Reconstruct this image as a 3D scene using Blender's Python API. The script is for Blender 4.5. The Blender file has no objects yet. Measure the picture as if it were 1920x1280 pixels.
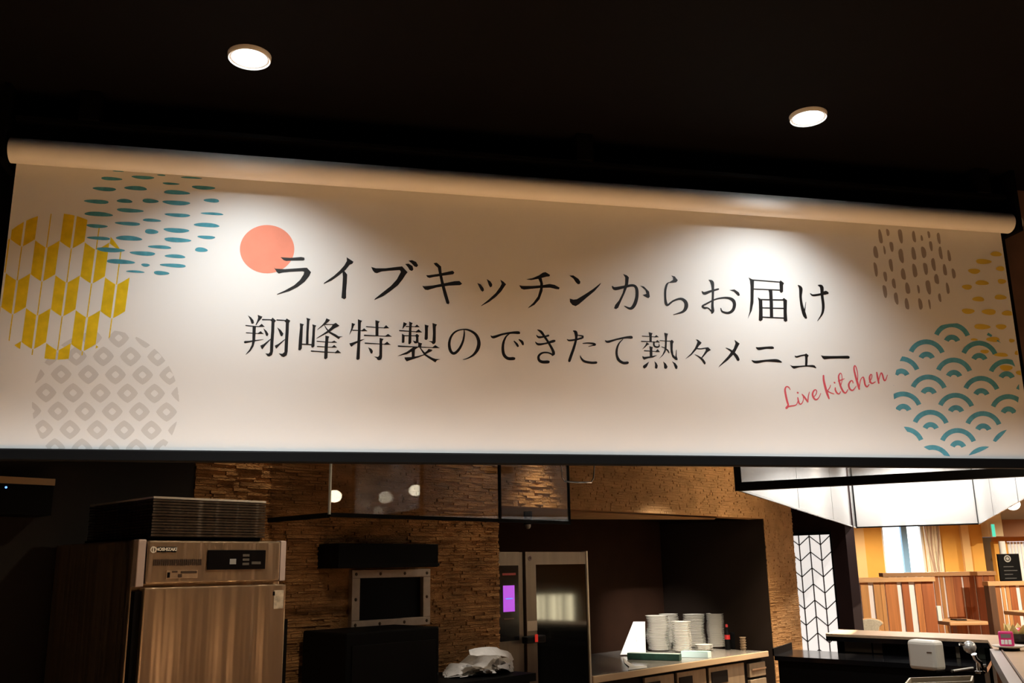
import bpy, bmesh, math, random
from mathutils import Vector, Matrix
random.seed(7)
S = bpy.context.scene
COL = S.collection

# ------------------------------------------------------------------ camera, world, exposure
FPX, HOR, ROLL, EYE = 1750.0, 425.0, 0.0168, 1.5      # focal length in px of a 1920 px frame, horizon offset, roll, eye height
PITCH = math.atan(HOR / FPX)
CF = Vector((0, math.cos(PITCH), math.sin(PITCH)))
CU0 = Vector((0, -math.sin(PITCH), math.cos(PITCH)))
CR0 = Vector((1, 0, 0))
CI = CR0 * math.cos(ROLL) - CU0 * math.sin(ROLL)
CJ = CR0 * math.sin(ROLL) + CU0 * math.cos(ROLL)
CO = Vector((0, 0, EYE))
cam_d = bpy.data.cameras.new('camera'); cam_d.sensor_width = 36; cam_d.lens = FPX / 1920 * 36
cam_d.clip_start = 0.02; cam_d.clip_end = 200
cam = bpy.data.objects.new('camera', cam_d); COL.objects.link(cam)
m = Matrix((CI, CJ, -CF)).transposed().to_4x4(); m.translation = CO
cam.matrix_world = m
S.camera = cam
wd = bpy.data.worlds.new('world'); S.world = wd; wd.use_nodes = True
wd.node_tree.nodes['Background'].inputs[0].default_value = (0.30, 0.36, 0.45, 1)
wd.node_tree.nodes['Background'].inputs[1].default_value = 0.3
S.view_settings.view_transform = 'Standard'; S.view_settings.look = 'None'
S.view_settings.gamma = 1; S.view_settings.use_curve_mapping = False
S.view_settings.exposure = 0.0
cy = S.cycles; cy.max_bounces = 6; cy.diffuse_bounces = 3; cy.glossy_bounces = 3; cy.transmission_bounces = 4; cy.transparent_max_bounces = 12
cy.use_adaptive_sampling = True; cy.adaptive_threshold = 0.03
cy.caustics_reflective = False; cy.caustics_refractive = False
WARM = (1.0, 0.80, 0.56); NEUT = (1.0, 0.945, 0.86); KEY = (0.93, 0.98, 1.0)

def ray(x, y): return CF + CI * ((x - 960) / FPX) - CJ * ((y - 640) / FPX)
def atz(x, y, z):
    d = ray(x, y); return CO + d * ((z - EYE) / d.z)
def aty(x, y, Y):
    d = ray(x, y); return CO + d * (Y / d.y)
def hdir(vx):
    d = ray(vx, 640 + HOR - ROLL * (vx - 960)); d.z = 0; return d.normalized()
W = hdir(2700); P = Vector((-W.y, W.x, 0)); Z = Vector((0, 0, 1))      # kitchen axes: along the stone walls, away from the hall
def K(w, p, z): return W * w + P * p + Z * z
def kp(x, y, p):                      # on a plane parallel to the stone walls -> (w, z)
    d = ray(x, y); q = CO + d * (p / d.dot(P)); return q.dot(W), q.z
def kw(x, y, w):                      # on a plane square to the stone walls -> (p, z)
    d = ray(x, y); q = CO + d * (w / d.dot(W)); return q.dot(P), q.z
BD = hdir(8888); BN = Vector((BD.y, -BD.x, 0))                           # banner axis and its normal to the hall
B0 = atz(30, 308, 2.55)
def bpl(x, y, off=0.0):               # a point of the print on the banner's flat cloth
    d = ray(x, y); q = CO + d * ((B0 - CO).dot(BN) / d.dot(BN)); return q + BN * off

# ------------------------------------------------------------------ materials
MATS = {}
def mat(name, col, rough=0.6, metal=0.0, spec=0.5, noise=0.0, nscale=8.0, stretch=(1, 1, 1), bump=0.0, bscale=40.0,
        emit=None, estr=0.0, trans=0.0, coat=0.0, col2=None, alpha=1.0):
    if name in MATS: return MATS[name]
    M = bpy.data.materials.new(name); M.use_nodes = True
    nt = M.node_tree; b = nt.nodes['Principled BSDF']; L = nt.links
    b.inputs['Base Color'].default_value = (*col, 1); b.inputs['Roughness'].default_value = rough
    b.inputs['Metallic'].default_value = metal; b.inputs['Specular IOR Level'].default_value = spec
    if trans: b.inputs['Transmission Weight'].default_value = trans
    if coat: b.inputs['Coat Weight'].default_value = coat; b.inputs['Coat Roughness'].default_value = 0.08
    if alpha < 1: b.inputs['Alpha'].default_value = alpha
    if emit: b.inputs['Emission Color'].default_value = (*emit, 1); b.inputs['Emission Strength'].default_value = estr
    if noise or bump:
        tc = nt.nodes.new('ShaderNodeTexCoord'); mp = nt.nodes.new('ShaderNodeMapping')
        mp.inputs['Scale'].default_value = stretch; L.new(tc.outputs['Object'], mp.inputs[0])
    if noise:
        n = nt.nodes.new('ShaderNodeTexNoise'); n.inputs['Scale'].default_value = nscale; n.inputs['Detail'].default_value = 5
        L.new(mp.outputs[0], n.inputs['Vector'])
        r = nt.nodes.new('ShaderNodeValToRGB')
        c2 = col2 if col2 else tuple(min(1, c * (1 + noise)) for c in col)
        r.color_ramp.elements[0].color = (*[c * (1 - noise) for c in col], 1); r.color_ramp.elements[1].color = (*c2, 1)
        r.color_ramp.elements[0].position = 0.3; r.color_ramp.elements[1].position = 0.72
        L.new(n.outputs['Fac'], r.inputs[0]); L.new(r.outputs[0], b.inputs['Base Color'])
    if bump:
        n2 = nt.nodes.new('ShaderNodeTexNoise'); n2.inputs['Scale'].default_value = bscale; n2.inputs['Detail'].default_value = 6
        L.new(mp.outputs[0], n2.inputs['Vector'])
        bp = nt.nodes.new('ShaderNodeBump'); bp.inputs['Strength'].default_value = bump; bp.inputs['Distance'].default_value = 0.01
        L.new(n2.outputs['Fac'], bp.inputs['Height']); L.new(bp.outputs[0], b.inputs['Normal'])
    if estr and estr < 20: M.cycles.emission_sampling = 'NONE'
    MATS[name] = M; return M

def steel(name, col, rough=0.35, wave=1.0):
    """brushed sheet steel, slightly wavy so that it mirrors the room in upright bands"""
    M = mat(name, col, rough, metal=0.9, noise=0.10, nscale=1.0, stretch=(20, 20, 0.6))
    nt = M.node_tree; b = nt.nodes['Principled BSDF']
    tc = nt.nodes.new('ShaderNodeTexCoord'); mp = nt.nodes.new('ShaderNodeMapping'); mp.inputs['Scale'].default_value = (8, 8, 0.3)
    n = nt.nodes.new('ShaderNodeTexNoise'); n.inputs['Scale'].default_value = 1.0; n.inputs['Detail'].default_value = 3
    bp = nt.nodes.new('ShaderNodeBump'); bp.inputs['Strength'].default_value = wave; bp.inputs['Distance'].default_value = 0.03
    nt.links.new(tc.outputs['Object'], mp.inputs[0]); nt.links.new(mp.outputs[0], n.inputs['Vector'])
    nt.links.new(n.outputs['Fac'], bp.inputs['Height']); nt.links.new(bp.outputs[0], b.inputs['Normal'])
    return M

def glass(name, tint, clear, haze, rough=0.0):
    """thin sheet glass with a share of pale film: clear part lets the view through, film part scatters"""
    M = bpy.data.materials.new(name); M.use_nodes = True
    nt = M.node_tree; nt.nodes.clear(); L = nt.links
    out = nt.nodes.new('ShaderNodeOutputMaterial')
    tr = nt.nodes.new('ShaderNodeBsdfTransparent'); tr.inputs[0].default_value = (*tint, 1)
    gl = nt.nodes.new('ShaderNodeBsdfGlossy'); gl.inputs['Roughness'].default_value = rough
    fr = nt.nodes.new('ShaderNodeFresnel'); ge = nt.nodes.new('ShaderNodeNewGeometry')
    mr = nt.nodes.new('ShaderNodeMapRange'); mr.inputs[3].default_value = 1.5; mr.inputs[4].default_value = 1 / 1.5   # a thin sheet reflects alike from both faces
    L.new(ge.outputs['Backfacing'], mr.inputs[0]); L.new(mr.outputs[0], fr.inputs[0])
    mx = nt.nodes.new('ShaderNodeMixShader'); L.new(fr.outputs[0], mx.inputs[0])
    if haze:
        df = nt.nodes.new('ShaderNodeBsdfDiffuse'); df.inputs[0].default_value = (*haze, 1)
        tl = nt.nodes.new('ShaderNodeBsdfTranslucent'); tl.inputs[0].default_value = (*haze, 1)
        m1 = nt.nodes.new('ShaderNodeMixShader'); m1.inputs[0].default_value = 0.12
        L.new(df.outputs[0], m1.inputs[1]); L.new(tl.outputs[0], m1.inputs[2])
        m2 = nt.nodes.new('ShaderNodeMixShader'); m2.inputs[0].default_value = clear
        L.new(m1.outputs[0], m2.inputs[1]); L.new(tr.outputs[0], m2.inputs[2])
        L.new(m2.outputs[0], mx.inputs[1])
    else:
        L.new(tr.outputs[0], mx.inputs[1])
    L.new(gl.outputs[0], mx.inputs[2]); L.new(mx.outputs[0], out.inputs[0])
    MATS[name] = M; return M

CEIL = mat('ceiling_paint', (0.0026, 0.0018, 0.0017), 0.8, spec=0.08, noise=0.15, nscale=30)
CLOTH = mat('banner_cloth', (0.81, 0.80, 0.77), 0.85, spec=0.15, bump=0.05, bscale=900)
INK = mat('ink_black', (0.010, 0.008, 0.007), 0.36, spec=0.9)
INKRED = mat('ink_red', (0.70, 0.10, 0.13), 0.6)
INKCORAL = mat('ink_coral', (0.86, 0.30, 0.20), 0.8, spec=0.2, noise=0.10, nscale=9)
INKTEAL = mat('ink_teal', (0.085, 0.33, 0.41), 0.8, spec=0.2, noise=0.2, nscale=60)
INKBLUE = mat('ink_blue', (0.11, 0.39, 0.50), 0.8, spec=0.2, noise=0.15, nscale=60)
INKYEL = mat('ink_yellow', (0.80, 0.55, 0.012), 0.8, spec=0.2, noise=0.12, nscale=40)
INKYEL2 = mat('ink_pale_yellow', (0.76, 0.56, 0.08), 0.8, spec=0.2)
INKGREY = mat('ink_pale_grey', (0.64, 0.62, 0.585), 0.85, spec=0.2)
INKTAUPE = mat('ink_taupe', (0.36, 0.31, 0.28), 0.85, spec=0.2)
BLACKM = mat('black_metal', (0.0022, 0.002, 0.002), 0.6, spec=0.1)
BLACKP = mat('black_plastic', (0.0022, 0.002, 0.002), 0.5, spec=0.12)
BLACKGLOSS = mat('black_gloss', (0.006, 0.006, 0.007), 0.12)
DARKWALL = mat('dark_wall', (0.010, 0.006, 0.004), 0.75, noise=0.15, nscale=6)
HEADBROWN = mat('header_brown', (0.14, 0.075, 0.05), 0.8, noise=0.2, nscale=9)
STONE = mat('split_stone', (0.43, 0.225, 0.088), 0.9, spec=0.2, noise=0.32, nscale=7, stretch=(1, 1, 2.5), bump=0.9, bscale=70)
STONE2 = mat('fine_stone', (0.40, 0.215, 0.085), 0.9, spec=0.2, noise=0.18, nscale=9, bump=0.5, bscale=90)
STEEL = steel('sheet_steel', (0.66, 0.50, 0.35), 0.28)
STEELD = steel('oven_steel', (0.22, 0.17, 0.125), 0.40, 0.15)
CHROME = mat('chrome', (0.8, 0.8, 0.8), 0.15, metal=1)
WHITEP = mat('white_porcelain', (0.72, 0.68, 0.60), 0.3)
WHITE = mat('white_matte', (0.78, 0.77, 0.74), 0.7)
PAPER = mat('white_paper', (0.82, 0.82, 0.80), 0.8)
CREAMPL = mat('cream_plastic', (0.66, 0.63, 0.56), 0.45)
WOODC = mat('counter_wood', (0.52, 0.36, 0.23), 0.32, noise=0.12, nscale=3, stretch=(2, 14, 14))
WOODS = mat('slat_wood', (0.50, 0.185, 0.055), 0.45, noise=0.22, nscale=3, stretch=(12, 12, 0.6))
WOODL = mat('rail_wood', (0.62, 0.35, 0.16), 0.45, noise=0.12, nscale=4, stretch=(1, 10, 10))
WOODD = mat('dark_wood', (0.10, 0.045, 0.02), 0.5, noise=0.2, nscale=4, stretch=(10, 10, 0.7))
FLOORM = mat('floor_wood', (0.20, 0.11, 0.06), 0.5, noise=0.25, nscale=2, stretch=(1, 8, 1))
ORANGE = mat('orange_wall', (0.72, 0.37, 0.07), 0.85, noise=0.06, nscale=2)
CREAMW = mat('cream_wall', (0.72, 0.60, 0.38), 0.85)
WHITEW = mat('white_wall', (0.80, 0.78, 0.74), 0.85)
BROWNB = mat('brown_beam', (0.24, 0.10, 0.035), 0.7)
GLASSK = glass('curtain_glass', (0.94, 0.94, 0.94), 1.0, None)
GLASSH = glass('hood_glass', (0.93, 0.95, 0.96), 0.30, (0.86, 0.86, 0.84))  # pale scatter stands in for the bright room mirrored and seen through
GLASSF = glass('front_glass', (0.95, 0.95, 0.95), 0.80, (0.80, 0.80, 0.80))
LAMPG = mat('lamp_white', (0.9, 0.9, 0.88), 0.4)

# ------------------------------------------------------------------ mesh helpers
def wloc(o):
    v = Vector((0, 0, 0))
    while o: v += o.location; o = o.parent
    return v
class MB:
    def __init__(s): s.v = []; s.f = []
    def box(s, o, ax, ay, az):
        i = len(s.v); o = Vector(o)
        for a in (0, 1):
            for b in (0, 1):
                for c in (0, 1): s.v.append(o + ax * a + ay * b + az * c)
        s.f += [(i, i+1, i+3, i+2), (i+4, i+6, i+7, i+5), (i, i+4, i+5, i+1), (i+2, i+3, i+7, i+6), (i, i+2, i+6, i+4), (i+1, i+5, i+7, i+3)]
        return s
    def kbox(s, w0, w1, p0, p1, z0, z1): return s.box(K(w0, p0, z0), W * (w1 - w0), P * (p1 - p0), Z * (z1 - z0))
    def abox(s, x0, x1, y0, y1, z0, z1): return s.box((x0, y0, z0), Vector((x1 - x0, 0, 0)), Vector((0, y1 - y0, 0)), Z * (z1 - z0))
    def prism(s, pts, off):
        """closed outline pts extruded by the vector off"""
        i = len(s.v); n = len(pts); off = Vector(off)
        s.v += [Vector(p) for p in pts] + [Vector(p) + off for p in pts]
        s.f.append(tuple(range(i + n - 1, i - 1, -1))); s.f.append(tuple(range(i + n, i + 2 * n)))
        for k in range(n): s.f.append((i + k, i + (k + 1) % n, i + n + (k + 1) % n, i + n + k))
        return s
    def face(s, pts):
        i = len(s.v); s.v += [Vector(p) for p in pts]; s.f.append(tuple(range(i, i + len(pts)))); return s
    def lathe(s, prof, c=(0, 0, 0), seg=24, axis=None):
        """prof: (radius, height) list"""
        c = Vector(c); i = len(s.v); n = len(prof)
        if axis is None: ex, ey, ez = Vector((1, 0, 0)), Vector((0, 1, 0)), Z
        else:
            ez = axis.normalized(); ex = ez.orthogonal().normalized(); ey = ez.cross(ex)
        for k in range(seg):
            t = 2 * math.pi * k / seg; e = ex * math.cos(t) + ey * math.sin(t)
            for r, h in prof: s.v.append(c + e * r + ez * h)
        for k in range(seg):
            k2 = (k + 1) % seg
            for j in range(n - 1): s.f.append((i + k * n + j, i + k2 * n + j, i + k2 * n + j + 1, i + k * n + j + 1))
        if prof[0][0] > 1e-5: s.f.append(tuple(i + k * n for k in range(seg - 1, -1, -1)))
        if prof[-1][0] > 1e-5: s.f.append(tuple(i + k * n + n - 1 for k in range(seg)))
        return s
    def tube(s, pts, r, seg=10):
        pts = [Vector(p) for p in pts]; i = len(s.v); n = len(pts)
        up = None
        for k, p in enumerate(pts):
            t = (pts[min(k + 1, n - 1)] - pts[max(k - 1, 0)]).normalized()
            if up is None: up = t.orthogonal().normalized()
            up = (up - t * up.dot(t)).normalized(); b = t.cross(up)
            rr = r[k] if isinstance(r, (list, tuple)) else r
            for q in range(seg):
                a = 2 * math.pi * q / seg; s.v.append(p + (up * math.cos(a) + b * math.sin(a)) * rr)
        for k in range(n - 1):
            for q in range(seg):
                q2 = (q + 1) % seg; s.f.append((i + k*seg + q, i + k*seg + q2, i + (k+1)*seg + q2, i + (k+1)*seg + q))
        s.f.append(tuple(i + q for q in range(seg - 1, -1, -1))); s.f.append(tuple(i + (n-1)*seg + q for q in range(seg)))
        return s
    def build(s, name, mt, parent=None, smooth=False, bevel=0.0, flip=True):
        o0 = wloc(parent)
        me = bpy.data.meshes.new(name)
        me.from_pydata([tuple(v - o0) for v in s.v], [], s.f)
        if flip:
            bm = bmesh.new(); bm.from_mesh(me); bmesh.ops.remove_doubles(bm, verts=bm.verts, dist=1e-6)
            bmesh.ops.recalc_face_normals(bm, faces=bm.faces); bm.to_mesh(me); bm.free()
        me.materials.append(mt)
        if smooth:
            me.polygons.foreach_set('use_smooth', [True] * len(me.polygons))
            try: me.set_sharp_from_angle(angle=math.radians(40))
            except Exception: pass
        o = bpy.data.objects.new(name, me); COL.objects.link(o)
        if parent: o.parent = parent
        if bevel:
            b = o.modifiers.new('bevel', 'BEVEL'); b.width = bevel; b.segments = 3; b.limit_method = 'ANGLE'
        return o
def thing(name, label, cat, loc, group=None):
    o = bpy.data.objects.new(name, None); COL.objects.link(o); o.location = loc; o.empty_display_size = 0.1
    o['label'] = label; o['category'] = cat
    if group: o['group'] = group
    return o
def tag(o, label, cat, group=None):
    o['label'] = label; o['category'] = cat
    if group: o['group'] = group
    return o
def struct(o, label=None):
    o['kind'] = 'structure'
    if label: o['label'] = label
    return o
def dup(root, loc, label=None):
    r = root.copy(); COL.objects.link(r); r.location = loc
    if label: r['label'] = label
    for ch in root.children:
        c = ch.copy(); COL.objects.link(c); c.parent = r
        for g in ch.children:
            d = g.copy(); COL.objects.link(d); d.parent = c
    return r
def spot(name, loc, power, color, half=55, blend=0.5, radius=0.03, parent=None, aim=None):
    l = bpy.data.lights.new(name, 'SPOT'); l.energy = power; l.color = color; l.spot_size = math.radians(2 * half); l.spot_blend = blend
    l.shadow_soft_size = radius
    o = bpy.data.objects.new(name, l); COL.objects.link(o)
    if parent: o.parent = parent; o.location = Vector(loc) - wloc(parent)
    else: o.location = loc
    if aim is not None: o.rotation_euler = (Vector(aim) - Vector(loc)).to_track_quat('-Z', 'Y').to_euler()
    return o
CZ = 2.75
def downlight(x, y, label, power, color, half=55, blend=0.5, group='recessed ceiling downlights', glow=14.0, aim=None, r=0.052, z=CZ):
    t = thing('downlight', label, 'downlight', (x, y, z), group)
    c = (x, y, z)
    MB().lathe([(r - 0.003, -0.002), (r - 0.003, -0.010), (r - 0.0015, -0.012), (r, -0.010), (r + 0.001, 0.0)], c, 32).build('trim_ring', LAMPG, t, True, flip=False)
    MB().lathe([(r * 0.93, -0.003), (r - 0.003, -0.008)], c, 32).build('reflector', LAMPG, t, True, flip=False)
    g = mat('lens_%.1f_%.2f' % (glow, color[2]), (1, 1, 1), 0.5, emit=color, estr=glow)
    MB().lathe([(0, -0.016), (r * 0.5, -0.0145), (r * 0.94, -0.006)], c, 24).build('lens', g, t, True, flip=False)
    a = None if aim is None else Vector(aim)
    spot('lamp_light', (x, y, z - 0.018), power, color, half, blend, 0.03, t, a)
    return t

# ------------------------------------------------------------------ setting: floor, ceiling, walls
struct(MB().abox(-7, 15, -4, 20, -0.1, 0).build('floor', FLOORM))
struct(MB().abox(-7, 15, -4, 20, CZ + 0.06, CZ + 0.2).build('ceiling', CEIL))
# lowered black ceiling of the hall and kitchen, holes are not needed: lamp trims sit just under it
struct(MB().prism([(-7, -4, CZ), (3.4, -4, CZ), (3.4, 1.5, CZ), (4.2, 4.0, CZ), (5.2, 9.0, CZ), (4.6, 9.6, CZ), (-1, 14, CZ), (-7, 14, CZ)], (0, 0, 0.06)).build('ceiling_black', CEIL))
struct(MB().abox(-7.1, -7, -4, 20, 0, CZ + 0.06).build('wall_left', DARKWALL))
struct(MB().abox(-7, 15, -4.1, -4, 0, CZ + 0.06).build('wall_front', DARKWALL))
# stone wall with the hatch
wA = kp(937, 1000, 4.1)[0]
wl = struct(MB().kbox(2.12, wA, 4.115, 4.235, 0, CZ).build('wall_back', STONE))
struct(MB().kbox(-3.0, 2.12, 4.115, 4.235, 0, CZ).build('wall_back_left', DARKWALL))  # dark paint stands in for the shade on the stone wall's left end
def stones(w0, w1, z0, z1, p, holes=(), depth=0.013, hh=(0.009, 0.021), ll=(0.025, 0.15)):
    b = MB(); z = z0
    while z < z1:
        h = random.uniform(*hh); w = w0 - random.uniform(0, 0.1)
        while w < w1:
            l = random.uniform(*ll); a, c = max(w, w0), min(w + l, w1)
            if c - a > 0.01 and not any(a < H[1] and c > H[0] and z < H[3] and z + h > H[2] for H in holes):
                d = random.uniform(0.002, depth); t1, t2 = random.uniform(-.004, .004), random.uniform(-.004, .004)
                g = 0.0012; i = len(b.v)
                for (ww, zz, dd) in ((a+g, z+g, d+t1), (c-g, z+g, d+t2), (c-g, z+h-g, d+t2*0.4), (a+g, z+h-g, d+t1*0.3)):
                    b.v.append(K(ww, p - max(dd, 0.001), zz))
                for (ww, zz) in ((a+g, z+g), (c-g, z+g), (c-g, z+h-g), (a+g, z+h-g)): b.v.append(K(ww, p + 0.002, zz))
                b.f += [(i, i+1, i+2, i+3)] + [(i+k, i+4+k, i+4+(k+1) % 4, i+(k+1) % 4) for k in range(4)]
            w += l
        z += h
    return b
w_a, z_b = kp(655, 1182, 4.1); w_b, z_t = kp(804, 1066, 4.1)
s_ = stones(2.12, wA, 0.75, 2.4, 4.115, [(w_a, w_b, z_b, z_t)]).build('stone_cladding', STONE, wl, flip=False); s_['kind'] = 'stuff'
# wall with the alcove: header and pier in stone
PB = 4.24; wAR = kp(1434, 973, PB)[0]; wPR = kp(1486, 960, PB)[0]; zH = 1.89
wb = struct(MB().kbox(wA - 0.35, wPR, PB + 0.016, PB + 0.16, zH, CZ).build('wall_alcove', STONE2))
MB().kbox(wAR + 0.01, wPR, PB + 0.016, PB + 0.45, 0, zH).build('pier', STONE2, wb)
s_ = stones(wA - 0.3, wPR, zH, 2.4, PB + 0.016, depth=0.009).build('stone_cladding', STONE2, wb, flip=False); s_['kind'] = 'stuff'
s_ = stones(wAR, wPR, 0.3, zH, PB + 0.016, depth=0.006).build('stone_cladding', STONE2, wb, flip=False); s_['kind'] = 'stuff'
# alcove interior
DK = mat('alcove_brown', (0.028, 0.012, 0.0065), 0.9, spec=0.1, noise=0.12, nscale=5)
pBk = 5.35
wEnd = kp(1243, 1100, pBk)[0]
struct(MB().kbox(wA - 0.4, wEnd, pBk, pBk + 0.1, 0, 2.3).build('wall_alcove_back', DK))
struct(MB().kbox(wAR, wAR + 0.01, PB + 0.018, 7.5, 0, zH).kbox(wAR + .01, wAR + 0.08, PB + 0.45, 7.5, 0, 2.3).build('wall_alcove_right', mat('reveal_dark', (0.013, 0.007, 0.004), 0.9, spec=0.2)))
struct(MB().kbox(wA - 0.4, wAR + 0.1, 7.5, 7.6, 0, 2.3).build('wall_alcove_far', BLACKM))
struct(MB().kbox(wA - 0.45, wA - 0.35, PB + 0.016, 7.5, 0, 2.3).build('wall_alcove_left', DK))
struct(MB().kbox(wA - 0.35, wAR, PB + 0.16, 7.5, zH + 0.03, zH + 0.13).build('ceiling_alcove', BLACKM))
q = [atz(930, 973, zH), atz(1343, 973.5, zH)]
f0, f1 = K(wA, PB + 0.016, zH), K(kp(1352, 973, PB)[0], PB + 0.016, zH)
struct(MB().prism([f0 + P*0.14, f1 + P*0.02, q[1] + P*0.02, q[0]], (0, 0, 0.02)).build('trim_soffit', STONE2))
# header above the serving opening, behind the banner
hb = B0 - BN * 0.06
def hseg(t0, t1, name, mt, z0):
    return struct(MB().box(hb + BD * t0 + Z * (z0 - hb.z), BD * (t1 - t0), -BN * 0.22, Z * (CZ - z0)).build(name, mt))
tR = (bpl(1892, 440) - B0).dot(BD)
hseg(-4.5, tR + 0.035, 'wall_header', BLACKM, 1.822)
h2 = hb - BN * 0.02
struct(MB().box(h2 + BD * (tR + 0.035) + Z * (1.86 - h2.z), BD * 0.9, -BN * 0.2, Z * (CZ - 1.86)).build('wall_header_right', HEADBROWN))

# ------------------------------------------------------------------ chevron screen wall
Qs = aty(1590, 1090, 9.5); wS = Qs.dot(W)
pR = kw(1594, 1090, wS)[0]
ws = struct(MB().kbox(wS, wS + 0.2, pR, pR + 4.5, 0, CZ).build('wall_screen', mat('screen_wall', (0.016, 0.007, 0.007), 0.8, spec=0.2, noise=0.15, nscale=5)))
def scr(x, y): return kw(1460 + x * 0.2344, 980 + y * 0.2344, wS - 0.012)
pr, zt_ = scr(408, 92); v1 = scr(165, 180); v2 = scr(246, 160); v3 = scr(335, 178); v2n = scr(255, 232)
gap = ((v1[0] - v3[0]) / 2)
zrow = (scr(165, 180)[1] - scr(237, 820)[1]) / 5.0
zv = v1[1]; zp = v2n[1] + zrow
T = thing('lattice_screen', 'tall backlit white screen with black chevron lattice on dark wall', 'screen', K(wS - 0.02, v2[0], 0.35))
zb_ = 0.36; pl_ = v1[0] + 2.2 * gap
MB().kbox(wS - 0.006, wS - 0.001, pr, pl_, zb_, zt_).build('lit_panel', mat('lit_paper', (0.9, 0.89, 0.86), 0.8, emit=(1.0, 0.95, 0.90), estr=0.78), T)
MB().kbox(wS - 0.022, wS - 0.006, pl_, pl_ + 0.04, zb_ - 0.04, zt_ + 0.03).build('frame', BLACKM, T)
MB().kbox(wS - 0.022, wS - 0.006, pr - 0.01, pr, zb_ - 0.04, zt_ + 0.03).build('frame', BLACKM, T)
MB().kbox(wS - 0.022, wS - 0.006, pr, pl_, zt_, zt_ + 0.03).build('frame', BLACKM, T)
MB().kbox(wS - 0.022, wS - 0.006, pr, pl_, zb_ - 0.04, zb_).build('frame', BLACKM, T)
LAT = mat('lattice_black', (0.03, 0.02, 0.02), 0.6)
vs = [v3[0] - gap + 0.006, v3[0], v2[0] - 0.003, v1[0], v1[0] + gap, v1[0] + 2 * gap]      # right to left
lows = [0, 1, 0, 1, 0, 1]
bw = 0.0075
for k, pv in enumerate(vs[1:5]):
    MB().kbox(wS - 0.018, wS - 0.006, pv - bw / 2, pv + bw / 2, zb_, zt_).build('lattice_bar', LAT, T)
for k in range(5):
    for r in range(-1, 11):
        za = (zv if lows[k] else zp) - r * zrow; zc = (zv if lows[k+1] else zp) - r * zrow
        pa, pc = vs[k], vs[k+1]
        def cut(pa, za, pc, zc, lim, hi):
            if hi and za > lim: t = (za - lim) / (za - zc); return pa + (pc - pa) * t, lim
            if not hi and za < lim: t = (lim - za) / (zc - za); return pa + (pc - pa) * t, lim
            return pa, za
        if (za > zt_ and zc > zt_) or (za < zb_ and zc < zb_): continue
        A = cut(pa, za, pc, zc, zt_, 1); C = cut(pc, zc, pa, za, zt_, 1)
        A = cut(*A, *C, zb_, 0); C = cut(*C, *A, zb_, 0)
        d = Vector((C[0] - A[0], C[1] - A[1]))
        if d.length < 0.02: continue
        n = Vector((-d.y, d.x)).normalized() * bw / 2
        o = [(A[0]+n.x, A[1]+n.y), (C[0]+n.x, C[1]+n.y), (C[0]-n.x, C[1]-n.y), (A[0]-n.x, A[1]-n.y)]
        MB().prism([K(wS - 0.016, a, b) for a, b in o], W * 0.010).build('lattice_bar', LAT, T)

# ------------------------------------------------------------------ dining room shell, far right
YB = 18.0
def bk(x, y, Y=YB): q = aty(x, y, Y); return q.x, q.z
xa = bk(1500, 1000)[0]; xw0 = bk(1657, 1040)[0]; xw1 = bk(1736, 1040)[0]; xd0 = bk(1846, 1040)[0]; xd1 = bk(1872, 1040)[0]
zw0 = 0.75; zw1 = 2.35
wbk = struct(MB().abox(xa - 3, xw0, YB, YB + 0.15, 0, CZ + .06).abox(xw1, xd0, YB, YB + 0.15, 0, CZ + .06)
             .abox(xw0, xw1, YB, YB + 0.15, 0, zw0).abox(xw0, xw1, YB, YB + 0.15, zw1, CZ + .06).build('wall_dining', ORANGE))
zdoor = bk(1855, 1006)[1]; zbe0 = bk(1900, 1006)[1]; zbe1 = bk(1900, 974)[1]
MB().abox(xd0, xd1 + .02, YB - 0.25, YB + 0.15, zdoor, CZ + .06).build('door_header', CREAMW, wbk)
MB().abox(xd0, xd1 + 0.3, YB + 0.5, YB + 0.6, 0, zdoor).build('door_panel', mat('door_tan', (0.40, 0.27, 0.12), 0.6), wbk)
MB().abox(xd0, xd0 + .03, YB + 0.15, YB + 0.6, 0, zdoor).build('door_jamb', CREAMW, wbk)
xk, zk = bk(1866, 1049, YB + 0.45)
MB().lathe([(0, 0), (0.03, 0.0), (0.035, 0.02), (0.0, 0.04)], (xk, YB + 0.5, zk), 12, Vector((0, -1, 0))).build('door_knob', WOODD, wbk)
wrt = struct(MB().abox(xd1, 15, YB + 0.1, YB + 0.25, zbe1, CZ + .06).build('wall_dining_right', WHITEW))
MB().abox(xd1, 15, YB - 0.15, YB + 0.1, zbe0, zbe1).build('beam', BROWNB, wrt)
MB().abox(xd1, 15, YB + 0.1, YB + 0.2, zbe0 - 0.08, zbe0).build('beam', mat('beam_orange', (0.6, 0.25, 0.06), 0.7), wrt)
xb0 = bk(1897, 1040)[0]
MB().abox(xd1, xb0, YB + 0.12, YB + 0.25, 0, zbe0 - .08).build('panel', ORANGE, wrt)
MB().abox(xb0, 15, YB + 0.12, YB + 0.25, 0, 1.0).build('panel', ORANGE, wrt)
SKY = mat('daylight_pane', (0.9, 0.95, 1), 0.3, emit=(0.84, 0.94, 1.0), estr=2.0)
wn = struct(MB().abox(xw0, xw1, YB + 0.11, YB + 0.12, zw0, zw1).build('window_1', SKY))
xm0 = bk(1696, 1040)[0]; xm1 = bk(1707, 1040)[0]
FRB = mat('frame_blue', (0.22, 0.42, 0.66), 0.5)
MB().abox(xm0, xm1, YB + 0.04, YB + 0.11, zw0, zw1).build('mullion', FRB, wn)
MB().abox(xw0, xw0 + .04, YB + 0.03, YB + 0.11, zw0, zw1).build('window_frame', WHITEW, wn)
MB().abox(xw1 - .04, xw1, YB + 0.03, YB + 0.11, zw0, zw1).build('window_frame', WHITEW, wn)
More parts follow.
